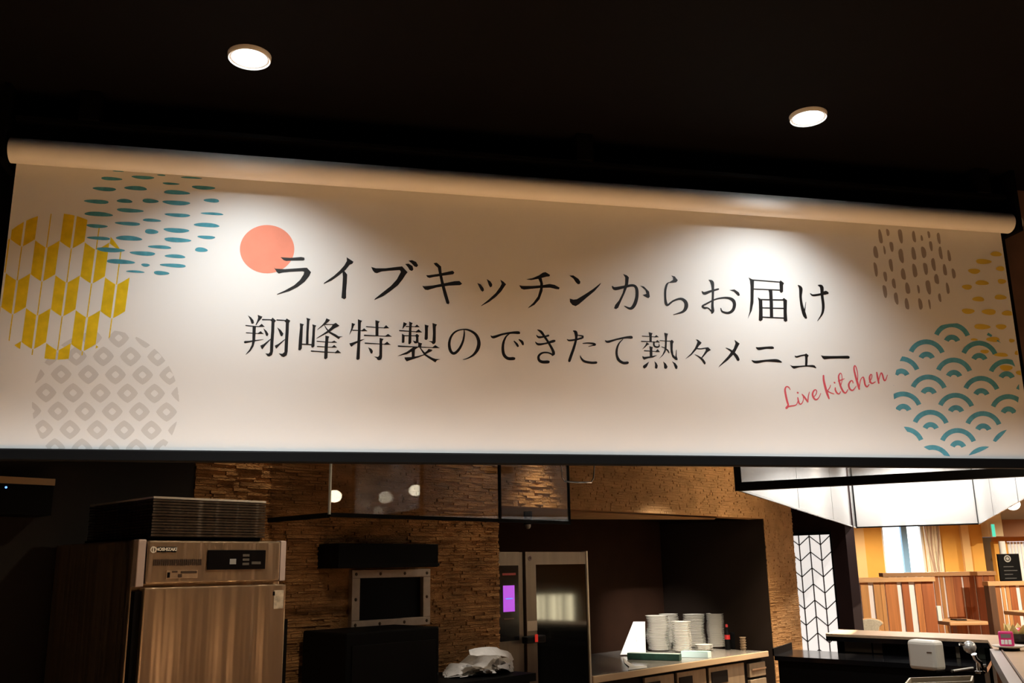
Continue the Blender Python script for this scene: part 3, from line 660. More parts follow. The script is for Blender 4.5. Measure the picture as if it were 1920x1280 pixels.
# lettering: p = outline, s = brush stroke (x, y, width)
TXT = [
 (XA, [('p', [(393,330),(480,335),(570,328),(597,333),(600,350),(590,358),(520,358),(440,362),(420,355)]),
       ('p', [(338,420),(350,428),(430,432),(600,420),(620,420),(655,458),(640,490),(600,540),(540,585),(470,620),(362,652),(365,645),(430,615),(510,570),(560,525),(592,475),(596,455),(580,450),(480,455),(410,462),(378,470),(362,458)])]),
 (XA, [('p', [(960,330),(1018,368),(1010,385),(985,395),(950,440),(880,495),(830,530),(762,560),(768,548),(850,490),(900,445),(940,400),(962,362)]),
       ('p', [(935,440),(965,478),(962,540),(955,620),(955,680),(940,690),(915,678),(922,600),(928,500),(925,460)])]),
 (XA, [('p', [(1170,412),(1210,425),(1290,425),(1400,412),(1435,408),(1482,458),(1465,480),(1440,520),(1400,570),(1330,625),(1270,665),(1195,697),(1205,683),(1270,630),(1340,575),(1390,520),(1425,455),(1415,440),(1330,445),(1260,452),(1220,467),(1200,462),(1185,445)]),
       ('p', [(1462,388),(1490,385),(1525,405),(1532,435),(1520,448),(1500,440),(1485,415)]), ('p', [(1490,360),(1520,355),(1555,370),(1573,400),(1560,415),(1540,408),(1515,380)])]),
 (XB, [('p', [(-5,268),(20,268),(110,255),(200,235),(235,228),(250,245),(238,260),(150,272),(60,285),(25,293),(5,285)]),
       ('p', [(-40,362),(-20,368),(60,360),(160,340),(250,322),(295,320),(320,345),(300,358),(200,362),(90,378),(10,402),(-15,398),(-30,380)]),
       ('p', [(62,160),(90,155),(130,190),(135,250),(150,320),(175,410),(205,515),(195,530),(178,522),(155,450),(130,350),(112,260),(100,200),(75,178)])]),
 (XB, [('p', [(455,338),(485,350),(512,385),(515,405),(503,417),(488,405),(470,370)]), ('p', [(540,302),(572,322),(590,350),(588,368),(572,378),(560,360),(548,325)]),
       ('p', [(662,308),(690,325),(715,350),(700,370),(670,415),(620,465),(560,510),(487,548),(495,538),(560,485),(620,430),(660,375),(675,345)])]),
 (XB, [('p', [(895,305),(950,295),(1010,270),(1045,245),(1070,240),(1110,265),(1105,278),(1075,282),(1010,300),(940,312)]),
       ('p', [(833,358),(860,365),(950,365),(1040,358),(1105,347),(1150,355),(1197,380),(1190,395),(1165,393),(1110,380),(1030,382),(950,390),(875,398),(850,388)]),
       ('p', [(1000,290),(1035,295),(1047,345),(1043,410),(1015,485),(970,535),(912,566),(920,553),(960,515),(1000,460),(1020,390),(1022,340)])]),
 (XB, [('p', [(1285,272),(1320,270),(1365,300),(1383,325),(1380,345),(1362,350),(1340,330),(1320,298)]),
       ('p', [(1287,478),(1320,488),(1350,485),(1440,430),(1500,390),(1570,335),(1560,355),(1510,412),(1440,470),(1370,530),(1340,547),(1310,535),(1290,510)])]),
 (XC, [('p', [(138,85),(165,95),(178,108),(172,160),(150,215),(125,270),(105,315),(90,324),(77,318),(85,295),(110,265),(135,215),(152,150),(153,110)]),
       ('s', [(65,170,8),(85,185,22),(150,172,18),(205,163,17),(230,185,20),(232,240,22),(215,295,24),(188,320,18),(148,303,5)]),
       ('p', [(255,165),(280,170),(315,205),(320,240),(310,250),(298,245),(270,228),(297,220),(290,195)])]),
 (XC, [('p', [(465,95),(490,102),(510,128),(500,142),(480,145),(440,148),(478,125),(478,110)]),
       ('s', [(448,143,6),(434,160,14),(425,200,15),(425,250,15),(430,285,19),(442,296,14),(480,268,12),(530,254,16),(562,275,24),(566,310,26),(543,342,16),(480,362,4)])]),
 (XC, [('s', [(675,205,8),(692,217,20),(735,202,15),(785,188,12)]), ('s', [(722,127,6),(742,142,24),(748,180,18),(748,240,15),(745,300,17),(748,335,20),(742,350,12)]),
       ('s', [(746,345,14),(715,317,9),(692,316,16),(677,304,12),(700,290,12),(770,256,10),(840,247,14),(883,262,22),(895,295,22),(882,333,20),(850,350,16),(812,340,12),(802,318,6)]),
       ('p', [(860,195),(895,190),(925,210),(932,230),(920,235),(905,220),(890,205)])]),
 (XC, [('p', [(990,108),(1028,128),(1026,200),(1024,280),(1012,335),(985,390),(998,340),(1004,260),(1004,170),(1000,130)]), ('s', [(1015,126,9),(1215,141,8)]),
       ('p', [(1200,138),(1208,128),(1232,148),(1225,160),(1225,205),(1212,215),(1203,205)]), ('s', [(1020,187,8),(1205,195,8)]),
       ('p', [(1053,243),(1084,262),(1086,330),(1086,396),(1072,407),(1060,400),(1062,330),(1060,268)]), ('p', [(1220,258),(1230,248),(1252,264),(1250,340),(1254,404),(1242,411),(1229,402),(1228,330),(1227,270)]),
       ('s', [(1075,259,9),(1230,262,9)]), ('s', [(1080,315,8),(1235,319,8)]), ('s', [(1080,378,9),(1235,385,9)]), ('p', [(1124,190),(1152,192),(1156,280),(1158,382),(1136,381),(1134,280),(1130,210)])]),
 (XC, [('s', [(1327,162,6),(1345,185,24),(1344,240,17),(1352,300,19),(1369,358,24),(1380,382,16)]), ('s', [(1366,362,14),(1375,312,6),(1380,275,3)]),
       ('s', [(1410,218,5),(1430,230,14),(1480,223,15),(1512,213,26),(1526,214,18)]), ('s', [(1465,162,8),(1487,175,24),(1490,230,19),(1498,300,19),(1490,355,14),(1458,405,3)])]),
 (XG, [('p', [(183,82),(225,108),(260,150),(268,185),(250,200),(232,195),(215,140)]), ('p', [(318,75),(385,100),(370,125),(330,170),(300,218),(288,215),(310,165),(325,115)]),
       ('s', [(155,222,14),(300,235,12),(410,236,8)]), ('p', [(335,230),(375,198),(415,240),(340,242)]), ('s', [(160,322,12),(300,332,10),(395,333,8)]), ('p', [(320,328),(360,300),(400,338),(325,340)]),
       ('s', [(145,452,34),(200,446,24),(280,432,18),(400,415,3)]), ('p', [(248,235),(295,235),(290,330),(284,430),(262,510),(220,575),(150,630),(160,612),(205,555),(236,490),(244,430),(246,330)]),
       ('s', [(385,140,16),(530,143,13)]), ('p', [(495,152),(525,112),(572,155),(552,182),(548,300),(538,450),(532,580),(518,630),(480,652),(455,645),(425,608),(470,612),(488,590),(494,450),(505,300),(510,165)]),
       ('p', [(395,258),(440,295),(468,340),(455,368),(435,365),(420,320)]), ('p', [(355,500),(400,480),(495,405),(500,415),(430,490),(385,550),(370,540)]),
       ('s', [(585,145,16),(715,153,13)]), ('p', [(690,165),(720,125),(770,155),(752,188),(748,300),(740,450),(734,580),(720,635),(680,660),(650,650),(610,608),(660,614),(688,590),(695,450),(704,300),(708,180)]),
       ('p', [(590,248),(640,285),(675,335),(660,370),(635,365),(615,310)]), ('p', [(555,500),(600,480),(695,410),(698,420),(620,495),(578,542),(568,535)])]),
 (XG, [('p', [(992,115),(1050,132),(1035,155),(1025,300),(1022,478),(985,476),(992,300),(1000,150)]), ('p', [(902,190),(960,205),(945,230),(940,350),(930,540),(905,568),(880,560),(890,400),(905,250)]),
       ('p', [(1075,205),(1130,222),(1115,250),(1108,400),(1105,510),(1080,530),(1060,520),(1075,350),(1080,240)]), ('s', [(925,480,17),(1070,488,17)]),
       ('p', [(1270,122),(1322,145),(1300,170),(1255,205),(1200,245),(1140,285),(1150,270),(1210,215),(1250,170)]), ('s', [(1245,207,13),(1370,209,13)]),
       ('p', [(1360,205),(1400,185),(1452,225),(1430,238),(1380,262),(1310,315),(1230,355),(1130,405),(1140,392),(1220,340),(1290,290),(1345,235)]),
       ('s', [(1242,215,8),(1270,265,16),(1310,310,24)]), ('p', [(1300,295),(1400,345),(1440,372),(1500,375),(1462,385),(1440,412),(1385,375),(1305,325)]),
       ('s', [(1140,440,14),(1290,452,11),(1410,454,9)]), ('p', [(1345,448),(1380,430),(1418,460),(1345,462)]), ('s', [(1145,512,14),(1290,521,11),(1410,523,9)]), ('p', [(1345,518),(1378,490),(1418,528),(1345,530)]),
       ('s', [(1062,575,17),(1300,592,13),(1465,598,9)]), ('p', [(1390,592),(1425,558),(1475,604),(1390,606)]), ('p', [(1255,360),(1310,375),(1298,400),(1290,520),(1285,670),(1260,690),(1238,680),(1245,520),(1255,420)])]),
 (XH, [('p', [(188,145),(250,168),(225,200),(200,265),(145,362),(150,335),(180,240)]), ('s', [(205,278,18),(380,285,15),(460,290,12)]), ('p', [(365,280),(410,243),(468,292),(370,298)]),
       ('p', [(298,80),(375,110),(352,140),(345,300),(340,500),(330,790),(300,812),(268,800),(285,560),(298,300)]), ('p', [(143,515),(200,500),(340,450),(425,435),(350,475),(220,540),(185,575),(165,560)]),
       ('p', [(612,95),(692,122),(668,150),(668,380),(615,376),(615,200)]), ('s', [(452,213,18),(640,228,15),(850,238,10)]), ('p', [(760,235),(805,185),(862,242),(765,246)]),
       ('s', [(418,370,26),(640,380,17),(900,388,12)]), ('p', [(790,380),(840,343),(908,393),(795,394)]), ('s', [(428,510,22),(700,525,15),(880,535,11)]), ('p', [(770,525),(825,483),(885,540),(775,541)]),
       ('p', [(688,415),(760,435),(735,470),(735,600),(732,760),(720,800),(680,818),(650,810),(635,780),(585,750),(660,758),(682,730),(685,600)]), ('p', [(482,585),(540,610),(568,650),(560,690),(540,700),(525,690)])]),
 (XH, [('p', [(1120,130),(1180,158),(1165,185),(1140,210),(1098,262),(1105,215)]), ('s', [(1165,210,18),(1300,214,14),(1400,217,10)]), ('p', [(1320,212),(1360,175),(1412,222),(1325,226)]),
       ('s', [(1048,285,22),(1240,298,17),(1445,311,11)]), ('p', [(1335,303),(1390,260),(1452,315),(1340,320)]), ('p', [(1220,122),(1285,150),(1265,180),(1260,350),(1258,500),(1235,530),(1205,525),(1212,350),(1222,200)]),
       ('p', [(1090,340),(1140,368),(1135,495),(1110,508),(1088,500),(1090,420)]), ('s', [(1130,376,16),(1350,378,16)]), ('p', [(1330,368),(1360,342),(1402,375),(1388,400),(1388,495),(1355,515),(1320,515),(1285,465),(1340,475),(1345,420)]),
       ('p', [(1500,175),(1572,195),(1558,235),(1555,430),(1525,455),(1497,440),(1505,300)]), ('p', [(1640,148),(1722,175),(1700,215),(1698,490),(1680,520),(1645,530),(1625,500),(1575,475),(1640,475),(1648,330)]),
       ('p', [(1372,490),(1455,515),(1440,545),(1438,582),(1380,582),(1385,530)]), ('s', [(1028,563,26),(1250,575,19),(1760,593,11)]), ('p', [(1635,587),(1690,545),(1770,599),(1640,601)]),
       ('p', [(1300,578),(1400,578),(1320,630),(1180,710),(1010,742),(1040,728),(1180,665)]), ('p', [(1265,640),(1325,620),(1318,750),(1268,765)]), ('p', [(1135,765),(1260,760),(1390,740),(1490,710),(1500,722),(1380,770),(1240,815),(1175,838),(1145,800)]),
       ('p', [(1570,612),(1640,630),(1625,655),(1560,685),(1500,722),(1485,695),(1545,645)]), ('s', [(1415,588,18),(1450,640,26),(1500,705,40)]), ('p', [(1480,685),(1540,720),(1640,775),(1700,795),(1780,800),(1720,820),(1692,858),(1600,800),(1490,725)])]),
 (XB, [('s', [(337,762,8),(338,800,15),(327,860,19),(300,920,22),(265,962,24),(235,970,24),(211,940,26),(203,880,23),(220,820,19),(260,776,15),(320,757,11),(380,763,17),(440,800,24),(468,860,30),(463,920,32),(430,975,22),(380,1010,12),(325,1028,3)])]),
 (XB, [('s', [(577,812,6),(602,825,24),(680,800,17),(760,786,19),(822,785,26),(832,790,18)]), ('s', [(745,795,8),(715,820,14),(692,870,21),(685,930,25),(696,985,27),(730,1016,27),(780,1018,28),(788,1016,20)]),
       ('s', [(787,862,10),(808,885,19),(820,905,20)]), ('s', [(832,848,12),(857,868,24),(866,890,18)])]),
 (XB, [('s', [(988,808,6),(1010,826,19),(1060,820,14),(1095,811,18)]), ('s', [(978,868,6),(1005,890,20),(1070,882,15),(1130,864,24),(1150,859,20)]),
       ('s', [(1000,760,10),(1030,778,23),(1060,820,20),(1100,880,20),(1133,940,24),(1142,973,26),(1130,988,14)]), ('s', [(1138,985,14),(1090,965,13),(1040,968,17),(1008,995,21),(1011,1030,24),(1040,1048,26),(1090,1048,27),(1098,1046,20)])]),
 (XB, [('s', [(1264,845,6),(1285,855,16),(1350,846,16),(1405,830,16)]), ('s', [(1350,806,6),(1385,812,12),(1406,820,16),(1390,838,14)]), ('s', [(1322,770,12),(1342,785,29),(1345,840,21),(1325,920,23),(1300,990,25),(1284,1038,24)]),
       ('s', [(1405,882,6),(1450,878,12),(1500,884,18),(1514,893,19),(1490,901,9),(1455,910,4)]), ('s', [(1382,990,4),(1391,1015,14),(1420,1043,21),(1480,1055,22),(1525,1054,22)])]),
 (XB, [('s', [(1607,855,6),(1632,867,21),(1710,845,15),(1790,829,19),(1838,827,27),(1846,831,18)]), ('s', [(1765,845,6),(1732,880,13),(1712,930,19),(1710,985,21),(1731,1033,25),(1770,1057,24),(1808,1055,24)])]),
 (XK, [('p', [(385,240),(465,262),(448,300),(448,432),(400,430),(400,330)]), ('s', [(258,320,19),(420,328,15),(585,338,9)]), ('p', [(500,333),(540,297),(590,341),(500,343)]),
       ('s', [(243,425,22),(420,432,17),(605,442,10)]), ('p', [(520,435),(560,397),(610,445),(520,446)]), ('p', [(345,440),(400,480),(360,500),(320,540),(255,590),(275,560),(320,500)]),
       ('s', [(492,440,36),(490,490,34),(512,528,34),(560,538,34),(596,520,28),(590,468,5)]), ('p', [(400,520),(470,540),(460,580),(460,722),(410,722),(410,600)]),
       ('s', [(300,612,22),(450,622,17),(605,634,9)]), ('p', [(520,626),(565,578),(612,637),(520,639)]), ('p', [(255,718),(300,735),(400,725),(560,700),(480,745),(370,765),(295,792),(270,770)]),
       ('p', [(695,252),(772,270),(755,330),(750,420),(745,560),(720,640),(670,710),(585,782),(605,760),(660,690),(700,600),(712,480),(712,350)]), ('s', [(612,410,15),(740,418,15),(830,420,17)]),
       ('p', [(815,418),(850,392),(890,430),(870,470),(865,580),(880,690),(920,735),(935,590),(945,600),(945,720),(965,775),(960,802),(920,795),(860,740),(825,640),(820,500)]),
       ('s', [(642,530,8),(700,555,18),(760,600,32),(786,640,28),(795,658,14)]),
       ('p', [(395,828),(375,880),(345,940),(300,970),(270,945),(275,910),(320,880)]), ('p', [(500,820),(545,860),(568,910),(560,960),(535,975),(510,955),(515,890)]),
       ('p', [(675,825),(730,870),(765,930),(750,965),(715,975),(695,955),(692,890)]), ('p', [(850,820),(920,860),(962,920),(960,965),(935,980),(915,960),(890,880)])]),
 (XK, [('p', [(1325,385),(1370,390),(1445,450),(1425,480),(1395,510),(1340,590),(1240,700),(1120,780),(1140,755),(1230,670),(1310,560),(1350,470),(1365,430)]), ('s', [(1360,570,24),(1430,574,23),(1500,563,23),(1560,553,20)]),
       ('p', [(1520,560),(1575,540),(1632,598),(1605,612),(1560,640),(1500,710),(1460,755),(1440,745),(1490,670),(1530,600)]), ('s', [(1310,685,6),(1380,725,24),(1450,780,42),(1498,845,46),(1506,868,36)])]),
 (XC, [('p', [(895,532),(930,558),(918,580),(895,625),(850,670),(785,720),(795,705),(850,645),(890,590),(902,555)]), ('s', [(838,588,5),(870,605,13),(905,640,21),(920,666,20)])]),
 (XC, [('s', [(1044,585,8),(1062,592,19),(1110,586,15),(1150,586,18),(1158,588,12)]), ('s', [(1014,673,6),(1042,683,18),(1110,674,14),(1180,674,21),(1212,683,10)])]),
 (XD, [('s', [(388,207,10),(412,222,26),(480,203,21),(545,193,22)]), ('p', [(520,190),(548,172),(585,200),(572,230),(535,225)]), ('s', [(552,205,38),(552,280,36),(548,350,32)]),
       ('p', [(320,340),(355,352),(450,350),(560,342),(640,338),(670,345),(695,378),(685,386),(640,370),(560,362),(460,370),(372,392),(345,375)])]),
 (XD, [('p', [(760,198),(800,208),(900,210),(1040,208),(1150,205),(1172,215),(1175,235),(1160,248),(1040,245),(900,248),(810,258),(785,240)])]),
]
for xf, items in TXT:
    pr_ = Print(6)
    for kind, pts in items:
        if kind == 'p': pr_.add([xf(x, y) for x, y in pts])
        else: pr_.stroke(pts, xf)
    pr_.build('printed_character', INK)
LIVE = [
 [[(320,695,8),(300,660,14),(265,650,18),(245,690,25),(255,770,28),(275,860,28),(290,915,26),(272,948,34),(265,956,34)], [(268,955,18),(310,932,20),(380,922,17),(410,905,13),(430,860,12)]],
 [[(428,808,16),(438,860,23),(455,898,19),(485,893,15),(508,840,11),(505,785,10)], [(425,735,24),(430,740,24)]],
 [[(487,757,10),(510,785,24),(545,830,24),(573,868,22)], [(573,868,16),(580,790,16),(595,727,10)]],
 [[(655,800,11),(690,760,13),(700,715,13),(680,694,15),(652,720,23),(641,770,27),(665,823,24),(700,836,19),(735,800,11),(758,747,8)]],
 [[(798,492,24),(802,560,29),(825,660,33),(855,760,31),(878,822,20)], [(850,715,11),(888,665,13),(900,627,9)], [(850,705,11),(890,733,15),(948,755,11)]],
 [[(968,667,17),(970,700,23),(995,743,23),(1025,753,17),(1045,720,11)], [(954,590,22),(960,595,22)]],
 [[(1045,640,11),(1065,560,11),(1060,480,11),(1040,457,15),(1016,500,21),(1026,580,25),(1055,670,27),(1090,728,25),(1120,738,19),(1150,690,11)], [(1012,570,16),(1050,556,17),(1098,536,10)]],
 [[(1224,598,14),(1215,567,15),(1187,572,21),(1161,620,25),(1176,680,25),(1215,703,19),(1250,670,13),(1270,640,8)]],
 [[(1290,560,11),(1290,470,13),(1270,380,15),(1247,348,17),(1238,400,23),(1265,520,29),(1295,620,31),(1312,685,24)], [(1312,685,13),(1330,560,13),(1368,512,15),(1385,560,25),(1397,620,25),(1425,652,21),(1455,618,12)]],
 [[(1455,590,11),(1488,532,13),(1494,482,13),(1476,477,17),(1461,520,25),(1472,580,25),(1500,603,19),(1545,580,12)]],
 [[(1565,445,18),(1576,510,27),(1594,600,22)], [(1594,600,13),(1598,540,13),(1624,458,17),(1645,472,23),(1667,548,23),(1690,557,17),(1718,482,9)]],
]
for g in LIVE:
    pr_ = Print(6)
    for s1 in g: pr_.stroke(s1, XD)
    pr_.build('printed_letter', INKRED)
# coral sun
pr_ = Print(4); pr_.add(ell(500.8, 467, 51, 45.2)); pr_.build('printed_sun_disc', INKCORAL)
# teal dashes
def dashes(lst, xf, layer, name, mt, tilt, vert=False):
    for i, (x, y, w, h) in enumerate(lst):
        pr_ = Print(layer); n = 20; pts = []
        for k in range(n):
            t = 2 * math.pi * k / n; c_, s1 = math.cos(t), math.sin(t)
            ex_ = 0.95
            u = w / 2 * math.copysign(abs(c_) ** (ex_ if not vert else 0.85), c_); v = h / 2 * math.copysign(abs(s1) ** (1.0 if not vert else 0.75), s1)
            j = 1 + 0.07 * math.sin(3 * t + i * 1.7)
            u *= j; v *= j
            if vert: pts.append(xf(x + u + tilt * v, y + v))
            else: pts.append(xf(x + u, y + v + tilt * u))
        pr_.add(pts, RECT)
        if pr_.b.f: pr_.build(name, mt)
dashes([(835,380,80,8),(785,433,150,24),(1010,424,160,24),(1140,408,60,10),(1350,426,150,12),(1205,468,120,16),(740,506,165,28),(960,500,160,30),(1245,530,185,30),(1435,496,165,26),(685,595,175,28),(880,590,110,28),(1060,590,115,30),(1245,603,195,32),(1495,587,110,28),(695,683,200,32),(915,657,190,28),(1255,690,180,26),(1500,680,160,18),(1070,726,130,22),(683,767,150,26),(905,750,180,26),(1460,760,180,30),(1068,806,95,34),(1245,797,180,32),(700,853,165,24),(910,853,185,34),(1250,865,190,32),(1458,846,125,24),(1130,915,165,24),(1420,934,90,32),(778,935,200,32),(1010,960,180,30),(1237,980,145,26),(848,1018,200,32),(1027,1042,60,22),(1225,1045,185,26),(955,1088,130,16),(1138,1098,110,28)],
       X5, 5, 'printed_teal_dash', INKTEAL, 0.06)
dashes([(793,315,26,100),(845,285,22,50),(935,310,30,100),(1030,315,24,80),(1085,325,16,40),(1135,300,18,50),(1205,325,22,80),(760,425,32,85),(822,410,14,60),(872,385,26,70),(940,450,34,100),(1028,435,30,90),(1098,425,34,80),(1150,380,22,70),(1218,430,24,90),(1278,450,22,80),(760,545,24,100),(868,515,26,90),(955,580,32,80),(1035,555,32,95),(1112,540,30,85),(1168,510,28,90),(1248,550,26,80),(1310,575,26,70),(828,595,24,70),(888,645,26,70),(985,680,32,80),(1062,685,16,60),(1132,670,34,100),(1190,615,32,70),(1268,680,22,80),(825,700,28,90),(905,750,28,85),(980,790,28,80),(1075,790,28,80),(1140,790,14,70),(1212,745,20,60)],
       X7, 3, 'printed_taupe_dash', INKTAUPE, 0.15, True)
dashes([(1610,437,80,34),(1520,490,110,36),(1455,558,85,36),(1640,540,60,34),(1510,640,95,34),(1650,630,60,34),(1405,670,70,36),(1485,755,85,34),(1640,742,85,36),(1412,840,90,38),(1560,845,100,40),(1690,855,80,36),(1510,950,115,38),(1645,950,75,36),(1590,1040,95,36),(1455,1040,50,16),(1720,1048,40,26),(1530,1125,60,26),(1645,1148,100,28),(1760,1135,40,30),(1680,1240,90,40),(1840-60,1275,60,34)],
       X7, 3, 'printed_yellow_dash', INKYEL2, 0.04)
# yellow arrow-feather disc
pr_ = Print(3); CY = ell(108, 537, 136, 137)
def fe(i, u, k, dv):        # column i, u across (-1..1), row tip k, feather drop at the edge
    y = 440 + 325 * k + 10 * i - 72 * abs(u) ** 1.15
    x = 165 + 239.5 * i - 0.135 * (y - 440) + 119 * u
    return XY(x, y)
for i in range(-2, 6):
    for k in range(-3, 4):
        yel = (i + k) % 2 == 0
        for sgn in (-1, 1):
            if yel:
                a0, a1 = 0.09 * sgn, 0.985 * sgn
                us = [a0 + (a1 - a0) * q_ / 4 for q_ in range(5)]
                for q_ in range(4):
                    pr_.add([fe(i, us[q_], k, 0), fe(i, us[q_+1], k, 0), fe(i, us[q_+1], k + 1, 0), fe(i, us[q_], k + 1, 0)], CY)
        if not yel:
            pr_.add([fe(i, -0.045, k, 0), fe(i, 0.045, k, 0), fe(i, 0.045, k + 1, 0), fe(i, -0.045, k + 1, 0)], CY)
pr_.build('printed_arrow_feather_disc', INKYEL)
# grey diamond-ring disc
pr_ = Print(1); CG = ell(198, 756.5, 138, 138)
for a in range(-6, 8):
    for b in range(-5, 6):
        cx, cy = 432 + 191.5 * a - 107 * b + 0.5 * b * b * 0, 608 + 1.5 * a + 129 * b
        if not (100 < cx < 1400 and 150 < cy < 1300): continue
        n = 24
        def dm(R, t):
            c_, s1 = math.cos(t), math.sin(t); return R / (abs(c_) ** 1.25 + abs(s1) ** 1.25) ** (1 / 1.25)
        for k in range(n):
            t0, t1 = 2 * math.pi * k / n, 2 * math.pi * (k + 1) / n
            q4 = [(dm(74, t0), t0), (dm(74, t1), t1), (dm(27, t1), t1), (dm(27, t0), t0)]
            pr_.add([X6(cx + r * math.cos(t), cy + r * 0.93 * math.sin(t)) for r, t in q4], CG)
pr_.build('printed_diamond_disc', INKGREY)
# blue wave disc
pr_ = Print(4); CW = ell(1793, 731, 118, 125)
for a in range(-6, 7):
    for b in range(-6, 7):
        cx, cy = 1205 + 205 * a - 190 * b, 408 + 137 * a + 127 * b
        if not (700 < cx < 2100 and -250 < cy < 1300): continue
        for (R, th, sp, dy) in ((146, 36, 67, 0), (66, 38, 66, 92)):
            n = 14
            for k in range(n):
                t0 = math.radians(-sp + 2 * sp * k / n); t1 = math.radians(-sp + 2 * sp * (k + 1) / n)
                C0 = cy + dy + R
                q4 = [(cx + R * math.sin(t0), C0 - R * math.cos(t0)), (cx + R * math.sin(t1), C0 - R * math.cos(t1)),
                      (cx + (R - th) * math.sin(t1), C0 - (R - th) * math.cos(t1)), (cx + (R - th) * math.sin(t0), C0 - (R - th) * math.cos(t0))]
                pr_.add([X8(x, y + 0.03 * (x - cx)) for x, y in q4], CW)
pr_.build('printed_wave_disc', INKBLUE)

# ------------------------------------------------------------------ hall downlights (the two in view) and an unseen table added to bounce warm light
L1 = atz(468, 104, CZ); L2 = atz(1515, 216, CZ)
PW = 56
downlight(L1.x, L1.y, 'left of the two bright round downlights in the black ceiling', PW, KEY, 60, 1.0, 'hall downlights', 8)
downlight(L2.x, L2.y, 'right of the two bright round downlights in the black ceiling', PW, KEY, 60, 1.0, 'hall downlights', 8, aim=L2 - BD * 0.10 - Z)
T = thing('bounce_table', 'long unseen wooden table added below the banner to bounce warm light', 'table', (0.1, 1.6, 0))
WOODB = mat('bounce_wood', (0.60, 0.31, 0.13), 0.6, noise=0.1, nscale=3, stretch=(1, 10, 10))
bo = B0 - BD * 0.95 + BN * 1.15; bo.z = 0.86
MB().box(bo, BD * 4.9, -BN * 0.95, Z * 0.04).build('tabletop', WOODB, T, bevel=0.004)
for u, v in ((0.05, 0.05), (4.79, 0.05), (0.05, 0.84), (4.79, 0.84)):
    c = bo + BD * u - BN * v; c.z = 0
    MB().box(c, BD * 0.06, -BN * 0.06, Z * 0.86).build('leg', WOODD, T)

# ------------------------------------------------------------------ upright steel cabinet with trays
PFz = 3.3; wf0 = 1.51; wf1 = 2.118; zft = 1.622; pfb = 4.06
T = thing('steel_cabinet', 'tall brushed steel refrigerator cabinet standing against the stone wall', 'refrigerator', K((wf0 + wf1) / 2, PFz + 0.35, 0))
zs = 1.462
MB().kbox(wf0, wf1, PFz + 0.05, pfb, 0.08, zft).build('body', STEEL, T, bevel=0.006)
for w_ in (wf0 + 0.05, wf1 - 0.09):
    for p_ in (PFz + 0.1, pfb - 0.1): MB().kbox(w_, w_ + 0.04, p_, p_ + 0.04, 0, 0.08).build('foot', BLACKP, T)
MB().kbox(wf0 + 0.035, wf1 - 0.03, PFz + 0.005, PFz + 0.05, zs + 0.006, zft - 0.004).build('control_panel', STEEL, T, bevel=0.006)
LILAC = mat('edge_trim', (0.62, 0.52, 0.50), 0.45, metal=0.3)
MB().kbox(wf0, wf0 + 0.03, PFz + 0.01, PFz + 0.05, zs - 0.005, zft).build('side_trim', LILAC, T, bevel=0.004)
MB().kbox(wf1 - 0.026, wf1, PFz + 0.01, PFz + 0.05, zs + 0.004, zft).build('side_trim', LILAC, T, bevel=0.004)
dr = MB().kbox(wf0 + 0.03, wf1, PFz, PFz + 0.045, 0.16, zs - 0.008).build('door', STEEL, T, bevel=0.006)
MB().kbox(wf0 + 0.005, wf0 + 0.030, PFz + 0.02, PFz + 0.05, 0.9, zs - 0.02).build('handle_recess', BLACKP, dr)
MB().kbox(wf1 + 0.001, wf1 + 0.02, PFz + 0.012, PFz + 0.03, 0.5, 1.32).build('hinge_strip', BLACKP, dr)
FZ = lambda x, y, p=PFz: kp(250 + x * 0.15625, 920 + y * 0.15625, p)
a, b = FZ(885, 950, PFz), FZ(1590, 705, PFz); a2 = FZ(885, 715)[1]; b2 = FZ(1590, 935)[1]
cp = MB().kbox(a[0], b[0], PFz - 0.002, PFz + 0.005, (a[1] + b2) / 2, (a2 + b[1]) / 2).build('display_panel', BLACKGLOSS, T, bevel=0.002)
c = FZ(1190, 847); MB().kbox(c[0] - 0.013, c[0] + 0.013, PFz - 0.004, PFz - 0.002, c[1] - 0.010, c[1] + 0.010).build('display', mat('display_dim', (0.22, 0.20, 0.17), 0.5, emit=(0.9, 0.85, 0.7), estr=0.06), cp)
c = FZ(1345, 820)
for k in range(3): MB().kbox(c[0] - 0.013, c[0] + 0.015, PFz - 0.003, PFz - 0.002, c[1] - 0.022 + k * 0.016, c[1] - 0.013 + k * 0.016).build('button', mat('button_grey', (0.10, 0.09, 0.08), 0.5), cp)
c = FZ(1470, 860)
MB().kbox(c[0] - 0.02, c[0] + 0.02, PFz - 0.003, PFz - 0.002, c[1] - 0.006, c[1] + 0.004).build('button', MATS['button_grey'], cp)
# louvre slots
g0, g1 = FZ(245, 910), FZ(835, 812); nsl = 24
SLOT = mat('slot_dark', (0.05, 0.025, 0.012), 0.7)
for k in range(nsl):
    w_ = g0[0] + (g1[0] - g0[0]) * k / nsl
    MB().kbox(w_, w_ + (g1[0] - g0[0]) / nsl * 0.68, PFz + 0.003, PFz + 0.0055, g0[1] + 0.004, g1[1] - 0.002).build('vent_slot', SLOT, T)
